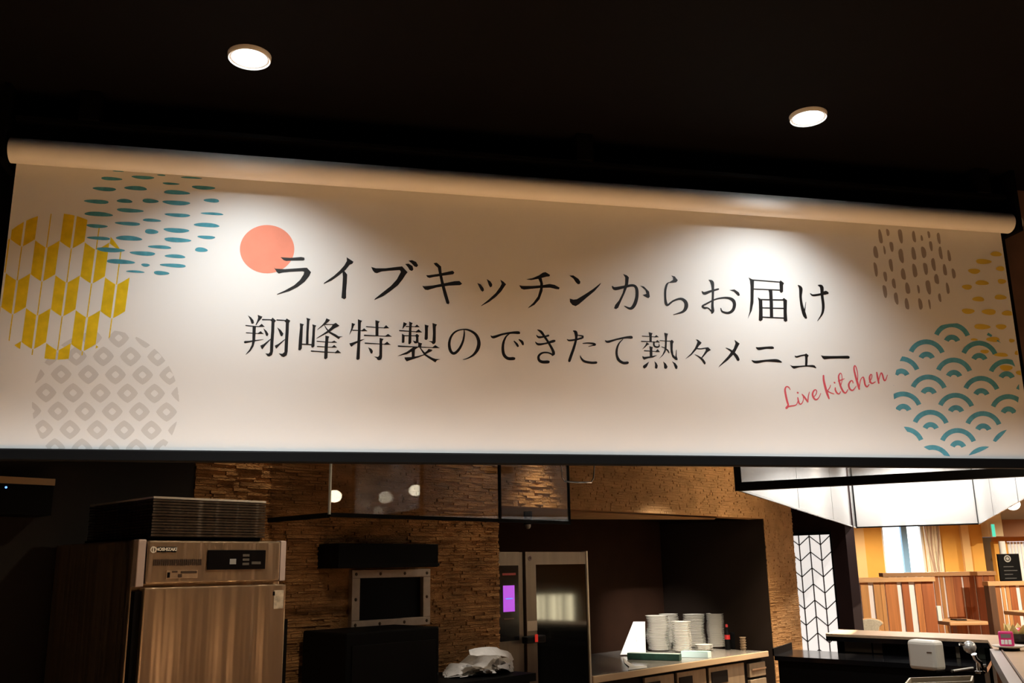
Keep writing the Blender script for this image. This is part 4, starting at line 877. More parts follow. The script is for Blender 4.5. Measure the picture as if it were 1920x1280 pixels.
# rating label and maker's plate
a, b = FZ(395, 1055), FZ(780, 945)
lb = MB().kbox(a[0], b[0], PFz + 0.003, PFz + 0.0052, a[1], b[1]).build('rating_label', mat('label_tan', (0.34, 0.22, 0.13), 0.7, noise=0.2, nscale=50), T)
MB().kbox(a[0] + .004, a[0] + .014, PFz + 0.002, PFz + 0.003, a[1] + .004, b[1] - .008).build('label_mark', BLACKP, lb)
MB().kbox(a[0] + .022, a[0] + .042, PFz + 0.002, PFz + 0.003, b[1] - .009, b[1] - .003).build('label_mark', SLOT, lb)
MB().kbox(a[0] + .055, b[0] - .004, PFz + 0.002, PFz + 0.003, b[1] - .012, b[1] - .004).build('label_mark', SLOT, lb)
MB().kbox(a[0] + .045, a[0] + .06, PFz + 0.002, PFz + 0.003, a[1] + .004, a[1] + .016).build('label_mark', SLOT, lb)
a, b = FZ(290, 735), FZ(525, 668)
pt = MB().kbox(a[0], b[0], PFz + 0.002, PFz + 0.0052, a[1], b[1] - 0.001).build('maker_plate', BLACKP, T)
LOGO = mat('logo_white', (0.95, 0.92, 0.85), 0.6)
c = FZ(245, 705)
MB().lathe([(0.008, 0), (0.008, 0.003), (0.0115, 0.003), (0.0115, 0)], K(c[0], PFz + 0.005, c[1]), 20, -P).build('maker_emblem', LOGO, T)
MB().kbox(c[0] - 0.002, c[0] + 0.002, PFz + 0.002, PFz + 0.005, c[1] - 0.009, c[1] + 0.009).build('maker_emblem', LOGO, T)
cu_ = bpy.data.curves.new('maker_name', 'FONT'); cu_.body = 'HOSHIZAKI'; cu_.size = 0.0155; cu_.extrude = 0.0004; cu_.offset = 0.0006; cu_.align_x = 'CENTER'; cu_.align_y = 'CENTER'
tmp = bpy.data.objects.new('maker_name', cu_); COL.objects.link(tmp)
dg = bpy.context.evaluated_depsgraph_get(); me = bpy.data.meshes.new_from_object(tmp.evaluated_get(dg)); bpy.data.objects.remove(tmp)
me.materials.clear(); me.materials.append(LOGO)
mo = bpy.data.objects.new('maker_name', me); COL.objects.link(mo); mo.parent = pt
mm = Matrix((W, Z, -P)).transposed().to_4x4()
mo.matrix_local = Matrix.Translation(K((a[0] + b[0]) / 2 - 0.003, PFz + 0.0014, (a[1] + b[1]) / 2) - wloc(T)) @ mm @ Matrix.Scale(1.0, 4)
# sticker at the door's top right corner
a = FZ(1700, 1190); b = FZ(1860, 1120)
MB().kbox(wf1 - 0.055, wf1 - 0.012, PFz - 0.0015, PFz, zs - 0.10, zs - 0.03).build('sticker', mat('sticker_white', (0.55, 0.48, 0.38), 0.7, noise=0.4, nscale=40), dr)
MB().kbox(wf1 - 0.06, wf1 - 0.052, PFz - 0.002, PFz - 0.0005, zs - 0.05, zs - 0.035).build('sticker_mark', BLACKP, dr)

# stack of steel oven trays on the cabinet
TRAY = steel('tray_steel', (0.16, 0.125, 0.095), 0.32)
nT = 14; tz0 = zft + 0.012; dz = (1.779 - tz0) / nT
tw0, tw1 = kp(286, 960, PFz + 0.02)[0], kp(498, 960, PFz + 0.02)[0]
T = thing('support_board', 'dark board under the tray stack on the steel cabinet', 'board', K((tw0 + tw1) / 2, PFz + 0.3, zft))
MB().kbox(tw0, tw1, PFz + 0.05, PFz + 0.6, zft, zft + 0.012).build('board', BLACKM, T)
T0 = None
for k in range(nT):
    jx = random.uniform(-.003, .003)
    if k == 0:
        T0 = thing('oven_tray', 'flat steel oven tray in the stack on the steel cabinet', 'tray', K((tw0 + tw1) / 2, PFz + 0.3, tz0), 'oven trays stacked on the cabinet')
        hw = (tw1 - tw0) / 2; c = T0.location
        bx = lambda a, b, c_, d, e, f: MB().box(c + W * a + P * c_ + Z * e, W * (b - a), P * (d - c_), Z * (f - e))
        bx(-hw + .008, hw - .008, -0.272, 0.272, 0, 0.002).build('pan', TRAY, T0)
        for (a, b, c_, d) in ((-hw, hw, -0.28, -0.272), (-hw, hw, 0.272, 0.28), (-hw, -hw + .008, -0.272, 0.272), (hw - .008, hw, -0.272, 0.272)):
            bx(a, b, c_, d, 0.0, dz * 0.72).build('rim', TRAY, T0)
    else:
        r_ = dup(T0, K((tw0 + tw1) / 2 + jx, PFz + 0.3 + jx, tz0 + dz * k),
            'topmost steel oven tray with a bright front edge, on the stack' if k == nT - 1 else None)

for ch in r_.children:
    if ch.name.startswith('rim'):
        ch.data = ch.data.copy(); ch.data.materials[0] = mat('painted_glint_rim', (0.85, 0.80, 0.72), 0.25, metal=0.5)  # paler rim colour stands in for a lamp glint on the top tray
# shelf unit with a blue pilot lamp, far left
q0_, q1_ = CO + ray(-40, 905) * (4.05 / ray(-40, 905).dot(P)), CO + ray(84, 908) * (4.05 / ray(84, 908).dot(P))
T = thing('wall_unit', 'dim wall unit with a tiny blue pilot light at the far left', 'wall unit', K(q1_.dot(W), 4.08, q1_.z - 0.12))
w0_, w1_ = q0_.dot(W), q1_.dot(W); zq = q1_.z
MB().kbox(w0_, w1_, 3.95, 4.115, zq - 0.13, zq - 0.012).build('housing', BLACKM, T)
MB().kbox(w0_, w1_, 3.94, 4.115, zq - 0.012, zq + 0.014).build('top_strip', mat('strip_tan', (0.40, 0.27, 0.15), 0.6), T)
c = kp(13, 912.5, 3.94)
MB().lathe([(0, 0.004), (0.004, 0.003), (0.0045, 0)], K(c[0], 3.95, c[1] - 0.001), 10, -P).build('pilot_light', mat('blue_led', (0.1, 0.2, 1), 0.5, emit=(0.12, 0.30, 1.0), estr=2.5), T)

# ------------------------------------------------------------------ hatch, shelf and black machine on the stone wall
T = thing('serving_hatch', 'screwed steel frame around a black hatch in the stone wall', 'hatch', K((w_a + w_b) / 2, 4.1, z_b))
fwd = 0.052; zb0, zt0 = z_b + 0.004, z_t
FRM = mat('frame_steel', (0.50, 0.40, 0.31), 0.45, metal=0.4, noise=0.12, nscale=20)
for (a, b, c_, d) in ((w_a, w_b, zt0 - fwd * .82, zt0), (w_a, w_b, zb0, zb0 + fwd * .82), (w_a, w_a + fwd, zb0 + fwd * .82, zt0 - fwd * .82), (w_b - fwd, w_b, zb0 + fwd * .82, zt0 - fwd * .82)):
    MB().kbox(a, b, 4.085, 4.125, c_, d).build('frame', FRM, T, bevel=0.003)
MB().kbox(w_a + fwd, w_b - fwd, 4.112, 4.12, zb0 + fwd * .8, zt0 - fwd * .8).build('black_panel', BLACKM, T)
SCR = mat('screw_dark', (0.08, 0.05, 0.03), 0.5, metal=0.5)
zmid = (zb0 + zt0) / 2
for (a, b) in [(w_a + fwd / 2, zt0 - .022), (w_a + 0.185, zt0 - .022), (w_b - 0.185, zt0 - .022), (w_b - fwd / 2, zt0 - .022), (w_a + fwd / 2, zmid), (w_b - fwd / 2, zmid),
               (w_a + fwd / 2, zb0 + .022), (w_a + 0.185, zb0 + .022), (w_b - 0.185, zb0 + .022), (w_b - fwd / 2, zb0 + .022)]:
    MB().lathe([(0, 0.005), (0.006, 0.004), (0.009, 0)], K(a, 4.085, b), 10, -P).build('screw', SCR, T)
pS = 3.93
a, b = kp(634, 1065, pS), kp(822, 1021, pS)
T = thing('vent_box', 'long black box mounted above the steel framed hatch', 'box', K((a[0] + b[0]) / 2, 4.0, a[1]))
MB().kbox(a[0], b[0], pS, 4.115, a[1], b[1] + 0.004).build('housing', BLACKM, T, bevel=0.004)
MB().kbox(a[0] - 0.004, b[0] + 0.004, pS - 0.006, pS, a[1] + 0.005, a[1] + 0.02).build('lower_lip', BLACKP, T)
pM = 3.7
a, b = kp(650, 1184, pM), kp(824, 1176, pM)
T = thing('black_machine', 'tall black kitchen machine standing in front of the hatch', 'kitchen machine', K((a[0] + b[0]) / 2, 3.9, 0))
zmt = (a[1] + b[1]) / 2
MB().kbox(a[0], b[0], pM, 4.06, 0.06, zmt).build('housing', BLACKM, T, bevel=0.01)
MB().kbox(a[0] + 0.03, b[0] - 0.03, pM - 0.006, pM, 0.3, zmt - 0.06).build('front_panel', BLACKP, T, bevel=0.002)
for w_ in (a[0] + .04, b[0] - .08):
    for p_ in (3.74, 3.98): MB().kbox(w_, w_ + .04, p_, p_ + .04, 0, 0.06).build('foot', BLACKP, T)
# dark work table and white bag
wt0, wt1 = b[0] + 0.01, kp(985, 1270, 3.7)[0]; ztb = kp(900, 1264, 3.75)[1] - 0.01
T = thing('dark_work_table', 'dark work table carrying the crumpled white bag', 'table', K((wt0 + wt1) / 2, 3.85, 0))
MB().kbox(wt0, wt1, 3.62, 4.08, ztb - 0.04, ztb).build('tabletop', BLACKM, T)
for w_ in (wt0 + .02, wt1 - .06):
    for p_ in (3.65, 4.02): MB().kbox(w_, w_ + .04, p_, p_ + .04, 0, ztb - .04).build('leg', BLACKM, T)
MB().kbox(wt0 + .02, wt1 - .02, 3.65, 4.06, 0.25, 0.28).build('shelf', BLACKM, T)
# bag: lumpy folded sheet
bc = kp(900, 1262, 3.80); bw0 = kp(846, 1240, 3.8)[0]; bw1 = kp(962, 1240, 3.8)[0]; bh = kp(930, 1212, 3.8)[1] - ztb
T = thing('plastic_bag', 'crumpled white plastic bag lying on the dark table', 'bag', K(bc[0], 3.84, ztb))
from mathutils import noise as NZ
b = MB(); nu, nv = 44, 30; hwb = (bw1 - bw0) / 2; cb = (bw0 + bw1) / 2
for i in range(nu):
    u = i / (nu - 1) * 2 - 1
    for j in range(nv):
        t = 2 * math.pi * j / nv
        prof = max(0.02, (1 - abs(u) ** 2.6)) ** 0.6
        asym = 0.55 + 0.45 * (1 / (1 + math.exp(-(u - 0.05) * 5)))
        rz = bh * 0.60 * prof * asym * (0.8 + 0.2 * math.sin(u * 9)); rp = 0.15 * prof
        n1 = NZ.noise(Vector((u * 3.1, math.cos(t) * 1.7, math.sin(t) * 1.7))) ; n2 = abs(NZ.noise(Vector((u * 7 + 3, math.cos(t) * 3, math.sin(t) * 3 + u * 4))))
        s1 = 1 + 0.35 * n1 - 0.55 * n2
        zz = ztb + max(0.002, rz * 0.62 + math.sin(t) * rz * s1 * (1.05 if math.sin(t) > 0 else 0.6))
        b.v.append(K(cb + u * hwb + 0.02 * n2, 3.84 + math.cos(t) * rp * s1, zz))
for i in range(nu - 1):
    for j in range(nv): j2 = (j + 1) % nv; b.f.append((i*nv+j, i*nv+j2, (i+1)*nv+j2, (i+1)*nv+j))
b.f.append(tuple(range(nv))); b.f.append(tuple((nu-1)*nv + j for j in range(nv - 1, -1, -1)))
BAGM = mat('bag_film', (0.70, 0.66, 0.62), 0.4, bump=0.5, bscale=25)
b.build('bag_body', BAGM, T, True)
def flap(pts, name):
    f = MB(); rows = []
    for (x, y, pdep) in pts: rows.append(CO + ray(x, y) * (pdep / ray(x, y).dot(P)))
    n = len(rows) // 2
    i = 0; f.v += rows + [v + P * 0.004 for v in rows]
    N = len(rows)
    for k in range(n - 1):
        f.f.append((k, k + 1, n + k + 1, n + k)); f.f.append((N + k, N + n + k, N + n + k + 1, N + k + 1))
    f.f += [(0, n, N + n, N), (n - 1, N + n - 1, N + 2 * n - 1, 2 * n - 1)]
    for k in range(n - 1): f.f.append((k, N + k, N + k + 1, k + 1)); f.f.append((n + k, n + k + 1, N + n + k + 1, N + n + k))
    return f.build(name, BAGM, T, True)
S8 = lambda x, y, p_: (820 + x * 0.09375, 1190 + y * 0.09375, p_)
flap([S8(640, 300, 3.73), S8(760, 265, 3.72), S8(900, 245, 3.70), S8(1050, 235, 3.69), S8(1190, 245, 3.70), S8(1260, 290, 3.70), S8(1400, 320, 3.71), S8(1470, 370, 3.72), S8(1530, 490, 3.74),
      S8(660, 400, 3.70), S8(800, 420, 3.68), S8(930, 400, 3.66), S8(1060, 410, 3.66), S8(1180, 400, 3.66), S8(1300, 420, 3.67), S8(1390, 440, 3.68), S8(1440, 480, 3.70), S8(1490, 525, 3.74)], 'folded_flap')
flap([S8(1110, 560, 3.68), S8(1200, 600, 3.67), S8(1300, 600, 3.67), S8(1400, 565, 3.68), S8(1490, 570, 3.70), S8(1510, 660, 3.70),
      S8(1140, 590, 3.68), S8(1210, 650, 3.67), S8(1300, 665, 3.67), S8(1400, 690, 3.68), S8(1470, 740, 3.70), S8(1525, 730, 3.70)], 'folded_flap')

# ------------------------------------------------------------------ combi oven in the alcove
PO = 4.26
T = thing('combi_oven', 'tall steel combi oven with glass door and violet touch screen', 'oven', K(4.7, PO + 0.4, 0))
wo0 = kp(942, 1035, PO)[0] - 0.12; wo1 = kp(1099, 1033, PO)[0]; zo = 1.602
MB().kbox(wo0, wo1 - 0.004, PO + 0.03, PO + 0.85, 0.10, zo).build('body', STEELD, T, bevel=0.005)
for w_ in (wo0 + .03, wo1 - .09):
    for p_ in (PO + .06, PO + .75): MB().kbox(w_, w_ + .05, p_, p_ + .05, 0, 0.10).build('foot', BLACKP, T)
OX = lambda x, y, p_=PO: kp(930 + x * 0.2109, 1010 + y * 0.2109, p_)
wsep = OX(245, 300)[0]
MB().kbox(wo0, wsep - 0.008, PO, PO + 0.03, 0.2, zo - 0.002).build('control_column', STEELD, T, bevel=0.003)
MB().kbox(wsep - 0.008, wsep + 0.006, PO + 0.012, PO + 0.03, 0.2, zo).build('door_gap', BLACKP, T)
a, b = OX(40, 915), OX(195, 235)
cp = MB().kbox(wo0 + 0.02, b[0], PO - 0.003, PO, a[1], b[1]).build('glass_front', BLACKGLOSS, T)
a, b = OX(62, 650), OX(158, 412)
sc_ = MB().kbox(a[0], b[0], PO - 0.006, PO - 0.003, a[1], b[1]).build('touch_screen', mat('violet_screen', (0.3, 0.05, 0.5), 0.3, emit=(0.40, 0.075, 0.62), estr=0.95), T)
c = OX(112, 530); MB().kbox(c[0] - 0.032, c[0] + 0.032, PO - 0.007, PO - 0.006, c[1] - 0.004, c[1] + 0.003).build('screen_line', mat('screen_blue', (0.1, 0.2, 0.9), 0.3, emit=(0.16, 0.26, 1.0), estr=1.0), sc_)
a = OX(112, 312); MB().kbox(a[0] - 0.06, a[0] + 0.06, PO - 0.005, PO - 0.003, a[1] - 0.008, a[1] + 0.006).build('maker_strip', mat('strip_red', (0.22, 0.02, 0.015), 0.6), cp)
a = OX(112, 710); MB().kbox(a[0] - 0.045, a[0] + 0.045, PO - 0.005, PO - 0.003, a[1] - 0.003, a[1] + 0.003).build('print_line', mat('strip_brown', (0.10, 0.05, 0.03), 0.6), cp)
# door: frame, window, handle
wd0, wd1 = wsep + 0.008, wo1
wv0, wv1 = OX(345, 400)[0], OX(790, 400)[0]; zv1 = OX(560, 226)[1]; zd0 = 0.55; zv0 = 0.66
dr = MB().kbox(wd0, wv0, PO - 0.012, PO + 0.026, zd0, zo).kbox(wv1, wd1 - 0.018, PO - 0.012, PO + 0.026, zd0, zo).kbox(wv0, wv1, PO - 0.012, PO + 0.026, zv1, zo).kbox(wv0, wv1, PO - 0.012, PO + 0.026, zd0, zv0).build('door_frame', STEELD, T)
MB().kbox(wd1 - 0.018, wd1 - 0.004, PO - 0.016, PO + 0.026, zd0, zo + 0.006).build('door_edge', mat('edge_steel', (0.72, 0.62, 0.48), 0.35, metal=0.5), dr)
MB().kbox(wv0, wv1, PO - 0.008, PO - 0.002, zv0, zv1).build('door_glass', mat('oven_glass', (0.004, 0.004, 0.004), 0.06, spec=0.6), T)
c = OX(288, 172)
MB().lathe([(0.010, 0), (0.010, 0.003), (0.017, 0.003), (0.017, 0)], K(c[0], PO - 0.012, c[1]), 20, -P).build('door_emblem', mat('emblem_dark', (0.10, 0.06, 0.05), 0.5), dr)
a, b = OX(265, 820), OX(352, 725)
MB().kbox(a[0], b[0], PO - 0.0135, PO - 0.012, a[1], b[1]).build('door_label', mat('label_beige', (0.36, 0.28, 0.20), 0.7), dr)
a, b = OX(215, 930), OX(385, 850)
hd = MB().kbox(a[0], b[0], PO - 0.06, PO - 0.012, a[1], b[1]).build('door_handle', BLACKP, T, bevel=0.008)
c = OX(358, 880, PO - .06); MB().kbox(c[0] - 0.013, c[0] + 0.012, PO - 0.064, PO - 0.06, c[1] - 0.024, c[1] + 0.022).build('red_mark', mat('red_mark', (0.6, 0.03, 0.02), 0.4, emit=(0.8, 0.03, 0.02), estr=0.25), hd)
# white detector on the alcove ceiling
c = kp(990, 986, 4.6)
T = thing('ceiling_sensor', 'small white sensor on the dark alcove ceiling above the oven', 'sensor', K(c[0], 4.6, c[1] - 0.02))
MB().lathe([(0.03, zH + 0.03), (0.03, c[1] + 0.012)], K(c[0], 4.6, 0), 16).build('base', BLACKM, T, True)
MB().lathe([(0, c[1] - 0.02), (0.012, c[1] - 0.017), (0.02, c[1] - 0.004), (0.02, c[1] + 0.012)], K(c[0], 4.6, 0), 16).build('dome', WHITE, T, True)

# ------------------------------------------------------------------ plate counter
PC = 4.24; zc = 0.78; wc_0 = kp(1112, 1270, PC)[0] + 0.01; wc_1 = kp(1441, 1222, PC)[0]
T = thing('plate_counter', 'steel kitchen counter with drawers carrying the plate stacks', 'counter', K((wc_0 + wc_1) / 2, PC + 0.4, 0))
MB().kbox(wc_0, wc_1, PC + 0.02, 5.345, zc - 0.03, zc).build('worktop', mat('worktop_steel', (0.45, 0.42, 0.38), 0.25, metal=0.6), T)
MB().kbox(wc_0, wc_1, PC, PC + 0.022, zc - 0.042, zc + 0.003).build('front_edge', mat('edge_tan', (0.46, 0.33, 0.20), 0.5), T, bevel=0.004)
MB().kbox(wc_0, wc_1 - 0.02, PC + 0.06, 5.34, 0.05, zc - 0.03).build('carcass', BLACKM, T)
MB().kbox(wc_0 + .05, wc_1 - .07, PC + 0.1, PC + 0.8, 0.0, 0.05).build('plinth', BLACKP, T)
edges = [kp(x, 1255, PC + 0.04)[0] for x in (1205, 1266, 1326, 1398)]
DRM = mat('drawer_steel', (0.27, 0.20, 0.125), 0.4, metal=0.4, noise=0.15, nscale=4, stretch=(6, 6, 0.6))
for k in range(3):
    a, b = edges[k] + 0.02, edges[k + 1] - 0.02
    d_ = MB().kbox(a, b, PC + 0.04, PC + 0.06, 0.42, zc - 0.065).build('drawer', DRM, T, bevel=0.003)
    MB().kbox(a + (b - a) * 0.06, a + (b - a) * 0.5, PC + 0.034, PC + 0.04, zc - 0.19, zc - 0.10).build('pull_recess', BLACKP, d_)
    d_ = MB().kbox(a, b, PC + 0.04, PC + 0.06, 0.08, 0.40).build('drawer', DRM, T, bevel=0.003)
a, b = kp(1408, 1250, PC + 0.03)[0], kp(1432, 1250, PC + 0.03)[0]
for k in range(2):
    z_ = zc - 0.19 - 0.13 * k
    d_ = MB().kbox(a - .02, b + .03, PC + 0.03, PC + 0.06, z_, z_ + 0.11).build('drawer', DRM, T, bevel=0.004)
    MB().kbox(a, b + .02, PC + 0.018, PC + 0.03, z_ + 0.055, z_ + 0.068).build('handle', CHROME, d_)

# plates
def plate_proto(r, h):
    t = thing('plate', 'plate', 'plate', (0, 0, 0), 'white plates stacked on the counter')
    MB().lathe([(0, 0.002), (r * 0.55, 0.002), (r * 0.58, 0.0), (r * 0.64, 0.0), (r * 0.68, 0.003), (r * 0.97, h * 1.25), (r, h * 1.35), (r * 0.985, h * 1.5), (r * 0.95, h * 1.42), (r * 0.66, 0.006), (0, 0.005)], (0, 0, 0), 28).build('dish', WHITEP, t, True)
    return t
ZP = lambda x, y: XF(1150, 1100, 0.171875)(x, y)
stacks = [ # px left, px right, top y, base y, depth p, count, wobble, label
 (1212.5, 1256, 1153.5, 1222, 5.03, 24, 0.010, 'white plate in the tall wavy stack at the front left of the counter'),
 (1260, 1296, 1164.5, 1219, 4.80, 21, 0.005, 'white plate in the front middle stack, shorter than its neighbours'),
 (1281, 1322, 1151, 1214, 4.975, 21, 0.008, 'white plate in the tall stack just behind the front middle one'),
 (1238, 1274, 1150.5, 1214, 5.21, 21, 0.004, 'white plate in the half hidden rear stack behind the front left one'),
 (1326, 1359, 1149.5, 1217, 4.80, 30, 0.002, 'plate in the straight shaded stack at the right end of the plates'),
]
for (xl, xr, yt, yb, pd, n, wob, lab) in stacks:
    a, b = kp(xl, 1190, pd), kp(xr, 1190, pd)
    Lc = CO + ray(xl, 1190) * (pd / ray(xl, 1190).dot(P)); Rc = CO + ray(xr, 1190) * (pd / ray(xr, 1190).dot(P))
    cx_ = (xl + xr) / 2; cpos = CO + ray(cx_, 1190) * (pd / ray(cx_, 1190).dot(P))
    dist = ray(cx_, 1190) * (pd / ray(cx_, 1190).dot(P)); dep = dist.dot(CF)
    r = (xr - xl) / 2 * dep / FPX
    topz = (CO + ray(cx_, yt) * (pd / ray(cx_, yt).dot(P))).z
    h = (topz - zc) / (n + 0.5)
    pp = None
    for k in range(n):
        o = Vector((cpos.x + wob * math.sin(k * 0.37 + pd * 9) + random.uniform(-.002, .002), cpos.y + wob * math.cos(k * 0.29), zc + 0.001 + h * k))
        if pp is None:
            pp = plate_proto(r, h); pp.location = o; pp['label'] = lab
        else: dup(pp, o)
# low stack of dishes with a lid plate
cpos = CO + ray(1320, 1214) * (4.72 / ray(1320, 1214).dot(P)); r = 17 * (cpos - CO).dot(CF) / FPX
zz = zc + 0.001; pp = None
for k in range(4):
    o = Vector((cpos.x, cpos.y, zz + 0.012 * k))
    if pp is None: pp = plate_proto(r, 0.011); pp.location = o; pp['label'] = 'small dish in the low stack of four before the right plates'
    else: dup(pp, o)
# folded white paper
def onp(x, y, p_): return CO + ray(x, y) * (p_ / ray(x, y).dot(P))
T = thing('folded_paper', 'folded white paper sheet standing left of the plate stacks', 'paper', onp(1190, 1226, 5.0))
A_ = [onp(1163.5, 1227, 5.00), onp(1188, 1165, 5.06), onp(1209.5, 1165, 5.06), onp(1211, 1225, 4.96), onp(1198, 1226, 4.92)]
A_ = [Vector((v.x, v.y, max(v.z, zc + 0.002))) for v in A_]
MB().prism([A_[1], A_[2], A_[3], A_[4]], P * 0.003).build('rear_sheet', PAPER, T)
m1 = onp(1200, 1193, 5.00)
MB().prism([A_[0], A_[1], m1], P * 0.003).build('folded_sheet', PAPER, T)
MB().prism([A_[0], m1, A_[4]], P * 0.003).build('folded_sheet', PAPER, T)
# long green box, pale container
def fbox(x0, x1, yb, yt, z0, dep, name, label, cat, mt, mtop, tname):
    A = atz(x0, yb, z0); B = atz(x1, yb + (x1 - x0) * 0.03, z0); d = B - A; nn = Vector((-d.y, d.x, 0)).normalized()
    h = (A - CO).dot(CF) / FPX * (yb - yt)
    t = thing(name, label, cat, (A + B) / 2 + nn * dep / 2)
    MB().box(A, d, nn * dep, Z * h).build('carton', mt, t, bevel=0.003)
    MB().box(A + Z * h + d * .01, d * .98, nn * dep * .96, Z * 0.003).build(tname, mtop, t)
    return t
GREEN = mat('carton_green', (0.015, 0.055, 0.035), 0.5, noise=0.3, nscale=30)
fbox(1176, 1274, 1236, 1224.5, zc + .001, 0.06, 'film_carton', 'long dark green carton with pale top lying before the plates', 'carton', GREEN, mat('carton_top', (0.62, 0.74, 0.66), 0.6), 'top_flap')
fbox(1277, 1328, 1232, 1221.5, zc + .001, 0.09, 'clear_container', 'pale green plastic container beside the green carton', 'container', mat('pale_plastic', (0.55, 0.68, 0.64), 0.35), mat('pale_lid', (0.45, 0.70, 0.60), 0.35), 'lid')
# napkin lying at the counter's left front
A = atz(1172, 1258.5, zc); q = thing('paper_sheet', 'loose white sheet at the left front edge of the counter', 'paper', atz(1190, 1254, zc + .001))
MB().prism([atz(1178, 1256, zc + .002), atz(1213, 1252, zc + .002), atz(1213, 1248.5, zc + .002), atz(1180, 1249, zc + .002)], Z * 0.003).build('flat_sheet', PAPER, q)
pts = [atz(1168, 1233, zc + .004), atz(1171, 1243, zc + .004), atz(1180, 1250, zc + .004)]
MB().prism([pts[0], pts[1], pts[2], atz(1192, 1250, zc + .004), atz(1176, 1240, zc + .004)], Z * 0.003).build('curled_end', PAPER, q)
# crock with wooden paddle, red bottle, cup
cc = onp(1284, 1180, 5.295)
T = thing('utensil_crock', 'dark utensil crock hidden behind the plate stacks', 'crock', (cc.x, cc.y, zc))
MB().lathe([(0.0, 0.0), (0.03, 0.0), (0.036, 0.16), (0.033, 0.16), (0.028, 0.006), (0, 0.006)], (cc.x, cc.y, zc), 20).build('pot', BLACKM, T, True)
MB().lathe([(0.0365, 0.15), (0.039, 0.155), (0.0365, 0.162)], (cc.x, cc.y, zc), 20).build('rim', BLACKM, T, True)
T = thing('wooden_paddle', 'pale wooden paddle sticking up behind the plate stacks', 'paddle', (cc.x, cc.y, zc + 0.008))
top = onp(1281, 1127, 5.295); lo = Vector((cc.x, cc.y, zc + 0.01)); ax = (top - lo)
sd = W * 1.0
MB().prism([lo - sd * .008, lo + ax * .55 - sd * .010, lo + ax * .62 - sd * .024, lo + ax * .93 - sd * .024, top - sd * .012, top + sd * .012, lo + ax * .93 + sd * .022, lo + ax * .62 + sd * .024, lo + ax * .55 + sd * .010, lo + sd * .008], P * 0.006).build('blade', mat('pale_wood', (0.55, 0.46, 0.30), 0.6), T, bevel=0.002)
MB().lathe([(0.009, 0), (0.009, ax.length * 0.5)], lo + P * .003, 10, ax).build('grip', MATS['pale_wood'], T, True)
bq = onp(1364, 1200, 4.60)
T = thing('sauce_bottle', 'small bottle with a red label at the right of the plates', 'bottle', (bq.x, bq.y, zc))
ht = onp(1364, 1174, 4.60).z - zc
MB().lathe([(0.0, 0), (0.022, 0), (0.024, 0.01), (0.024, ht * .7), (0.010, ht * .85), (0.010, ht)], (bq.x, bq.y, zc), 16).build('flask', BLACKM, T, True)
MB().lathe([(0.0245, ht * .45), (0.0248, ht * .46), (0.0248, ht * .8 - .03), (0.0245, ht * .8 - .03)], (bq.x, bq.y, zc), 16).build('label_band', mat('label_red', (0.5, 0.02, 0.02), 0.5), T, True)
MB().lathe([(0.0, ht + .02), (0.011, ht + .018), (0.012, ht - .005)], (bq.x, bq.y, zc), 12).build('cap', mat('cap_red', (0.4, 0.03, 0.03), 0.4), T, True)
bq = onp(1393, 1205, 4.47)
T = thing('paper_cup_stack', 'small tan stack of cups at the right end of the counter', 'cups', (bq.x, bq.y, zc))
ht = onp(1393, 1194, 4.47).z - zc
for k in range(5):
    MB().lathe([(0.020, ht * k / 5), (0.027, ht * (k + .9) / 5), (0.029, ht * (k + .9) / 5), (0.029, ht * (k + 1) / 5), (0.026, ht * (k + 1) / 5)], (bq.x, bq.y, zc), 16).build('cup', mat('cup_tan', (0.40, 0.30, 0.20), 0.7), T, True)
bq = onp(1388, 1205, 4.62)
T = thing('dark_canister', 'black canister behind the tan cup stack', 'canister', (bq.x - .06, bq.y, zc))
MB().lathe([(0, 0), (0.05, 0), (0.05, 0.12), (0, 0.12)], (bq.x - .06, bq.y, zc), 20).build('tin', BLACKM, T, True)
MB().lathe([(0, 0.135), (0.05, 0.135), (0.052, 0.12), (0.0, 0.12)], (bq.x - .06, bq.y, zc), 20).build('lid', BLACKP, T, True)

# ------------------------------------------------------------------ bar counter with wooden top
ZB = 1.0
c0 = atz(1548, 1187.5, ZB); c1 = atz(1852, 1199.5, ZB); c2 = atz(1908, 1292, ZB)
f0 = atz(1572, 1179.5, ZB)
far1 = c1 + (f0 - c0) + (c1 - c0).normalized() * 0.9
T = thing('bar_counter', 'dark bar counter with pale wooden top wrapping the cooking station', 'counter', Vector((c1.x, c1.y, 0)))
dd = (c1 - c0).normalized(); back = f0 - c0
e1 = c1 + dd * 1.4; e2 = c2 + dd * 1.3
poly = [c0, c1, c2, e2, e1 + back * 1.0, c1 + back, f0]
down = lambda v, h: Vector((v.x, v.y, v.z - h))
MB().prism([down(v, 0.018) for v in poly], Z * 0.018).build('wooden_top', WOODC, T)
inner = (c2 - c1).normalized(); sd_ = Vector((inner.y, -inner.x, 0))
if sd_.dot(dd) < 0: sd_ = -sd_
MB().prism([down(v, 0.05) for v in (c0, c1, c1 + back, f0)], Z * 0.0315).build('black_edge', BLACKGLOSS, T)
MB().prism([down(v, 0.05) for v in (c1, c2, c2 + sd_ * .3, c1 + sd_ * .3 + back)], Z * 0.0315).build('black_edge', BLACKGLOSS, T)
bkd = back.normalized()
ins = lambda v, k: v + bkd * k
MB().prism([Vector((v.x, v.y, 0)) for v in (ins(c0 + dd * .06, .10), ins(c1, .10), ins(c1, back.length - .02), ins(c0 + dd * .06, back.length - .02))], Z * (ZB - 0.05)).build('base_panel', BLACKM, T)
MB().prism([Vector((v.x, v.y, 0)) for v in (c1 + sd_ * .10, c2 + sd_ * .10, c2 + sd_ * .4, c1 + sd_ * .4)], Z * (ZB - 0.05)).build('base_panel', BLACKM, T)
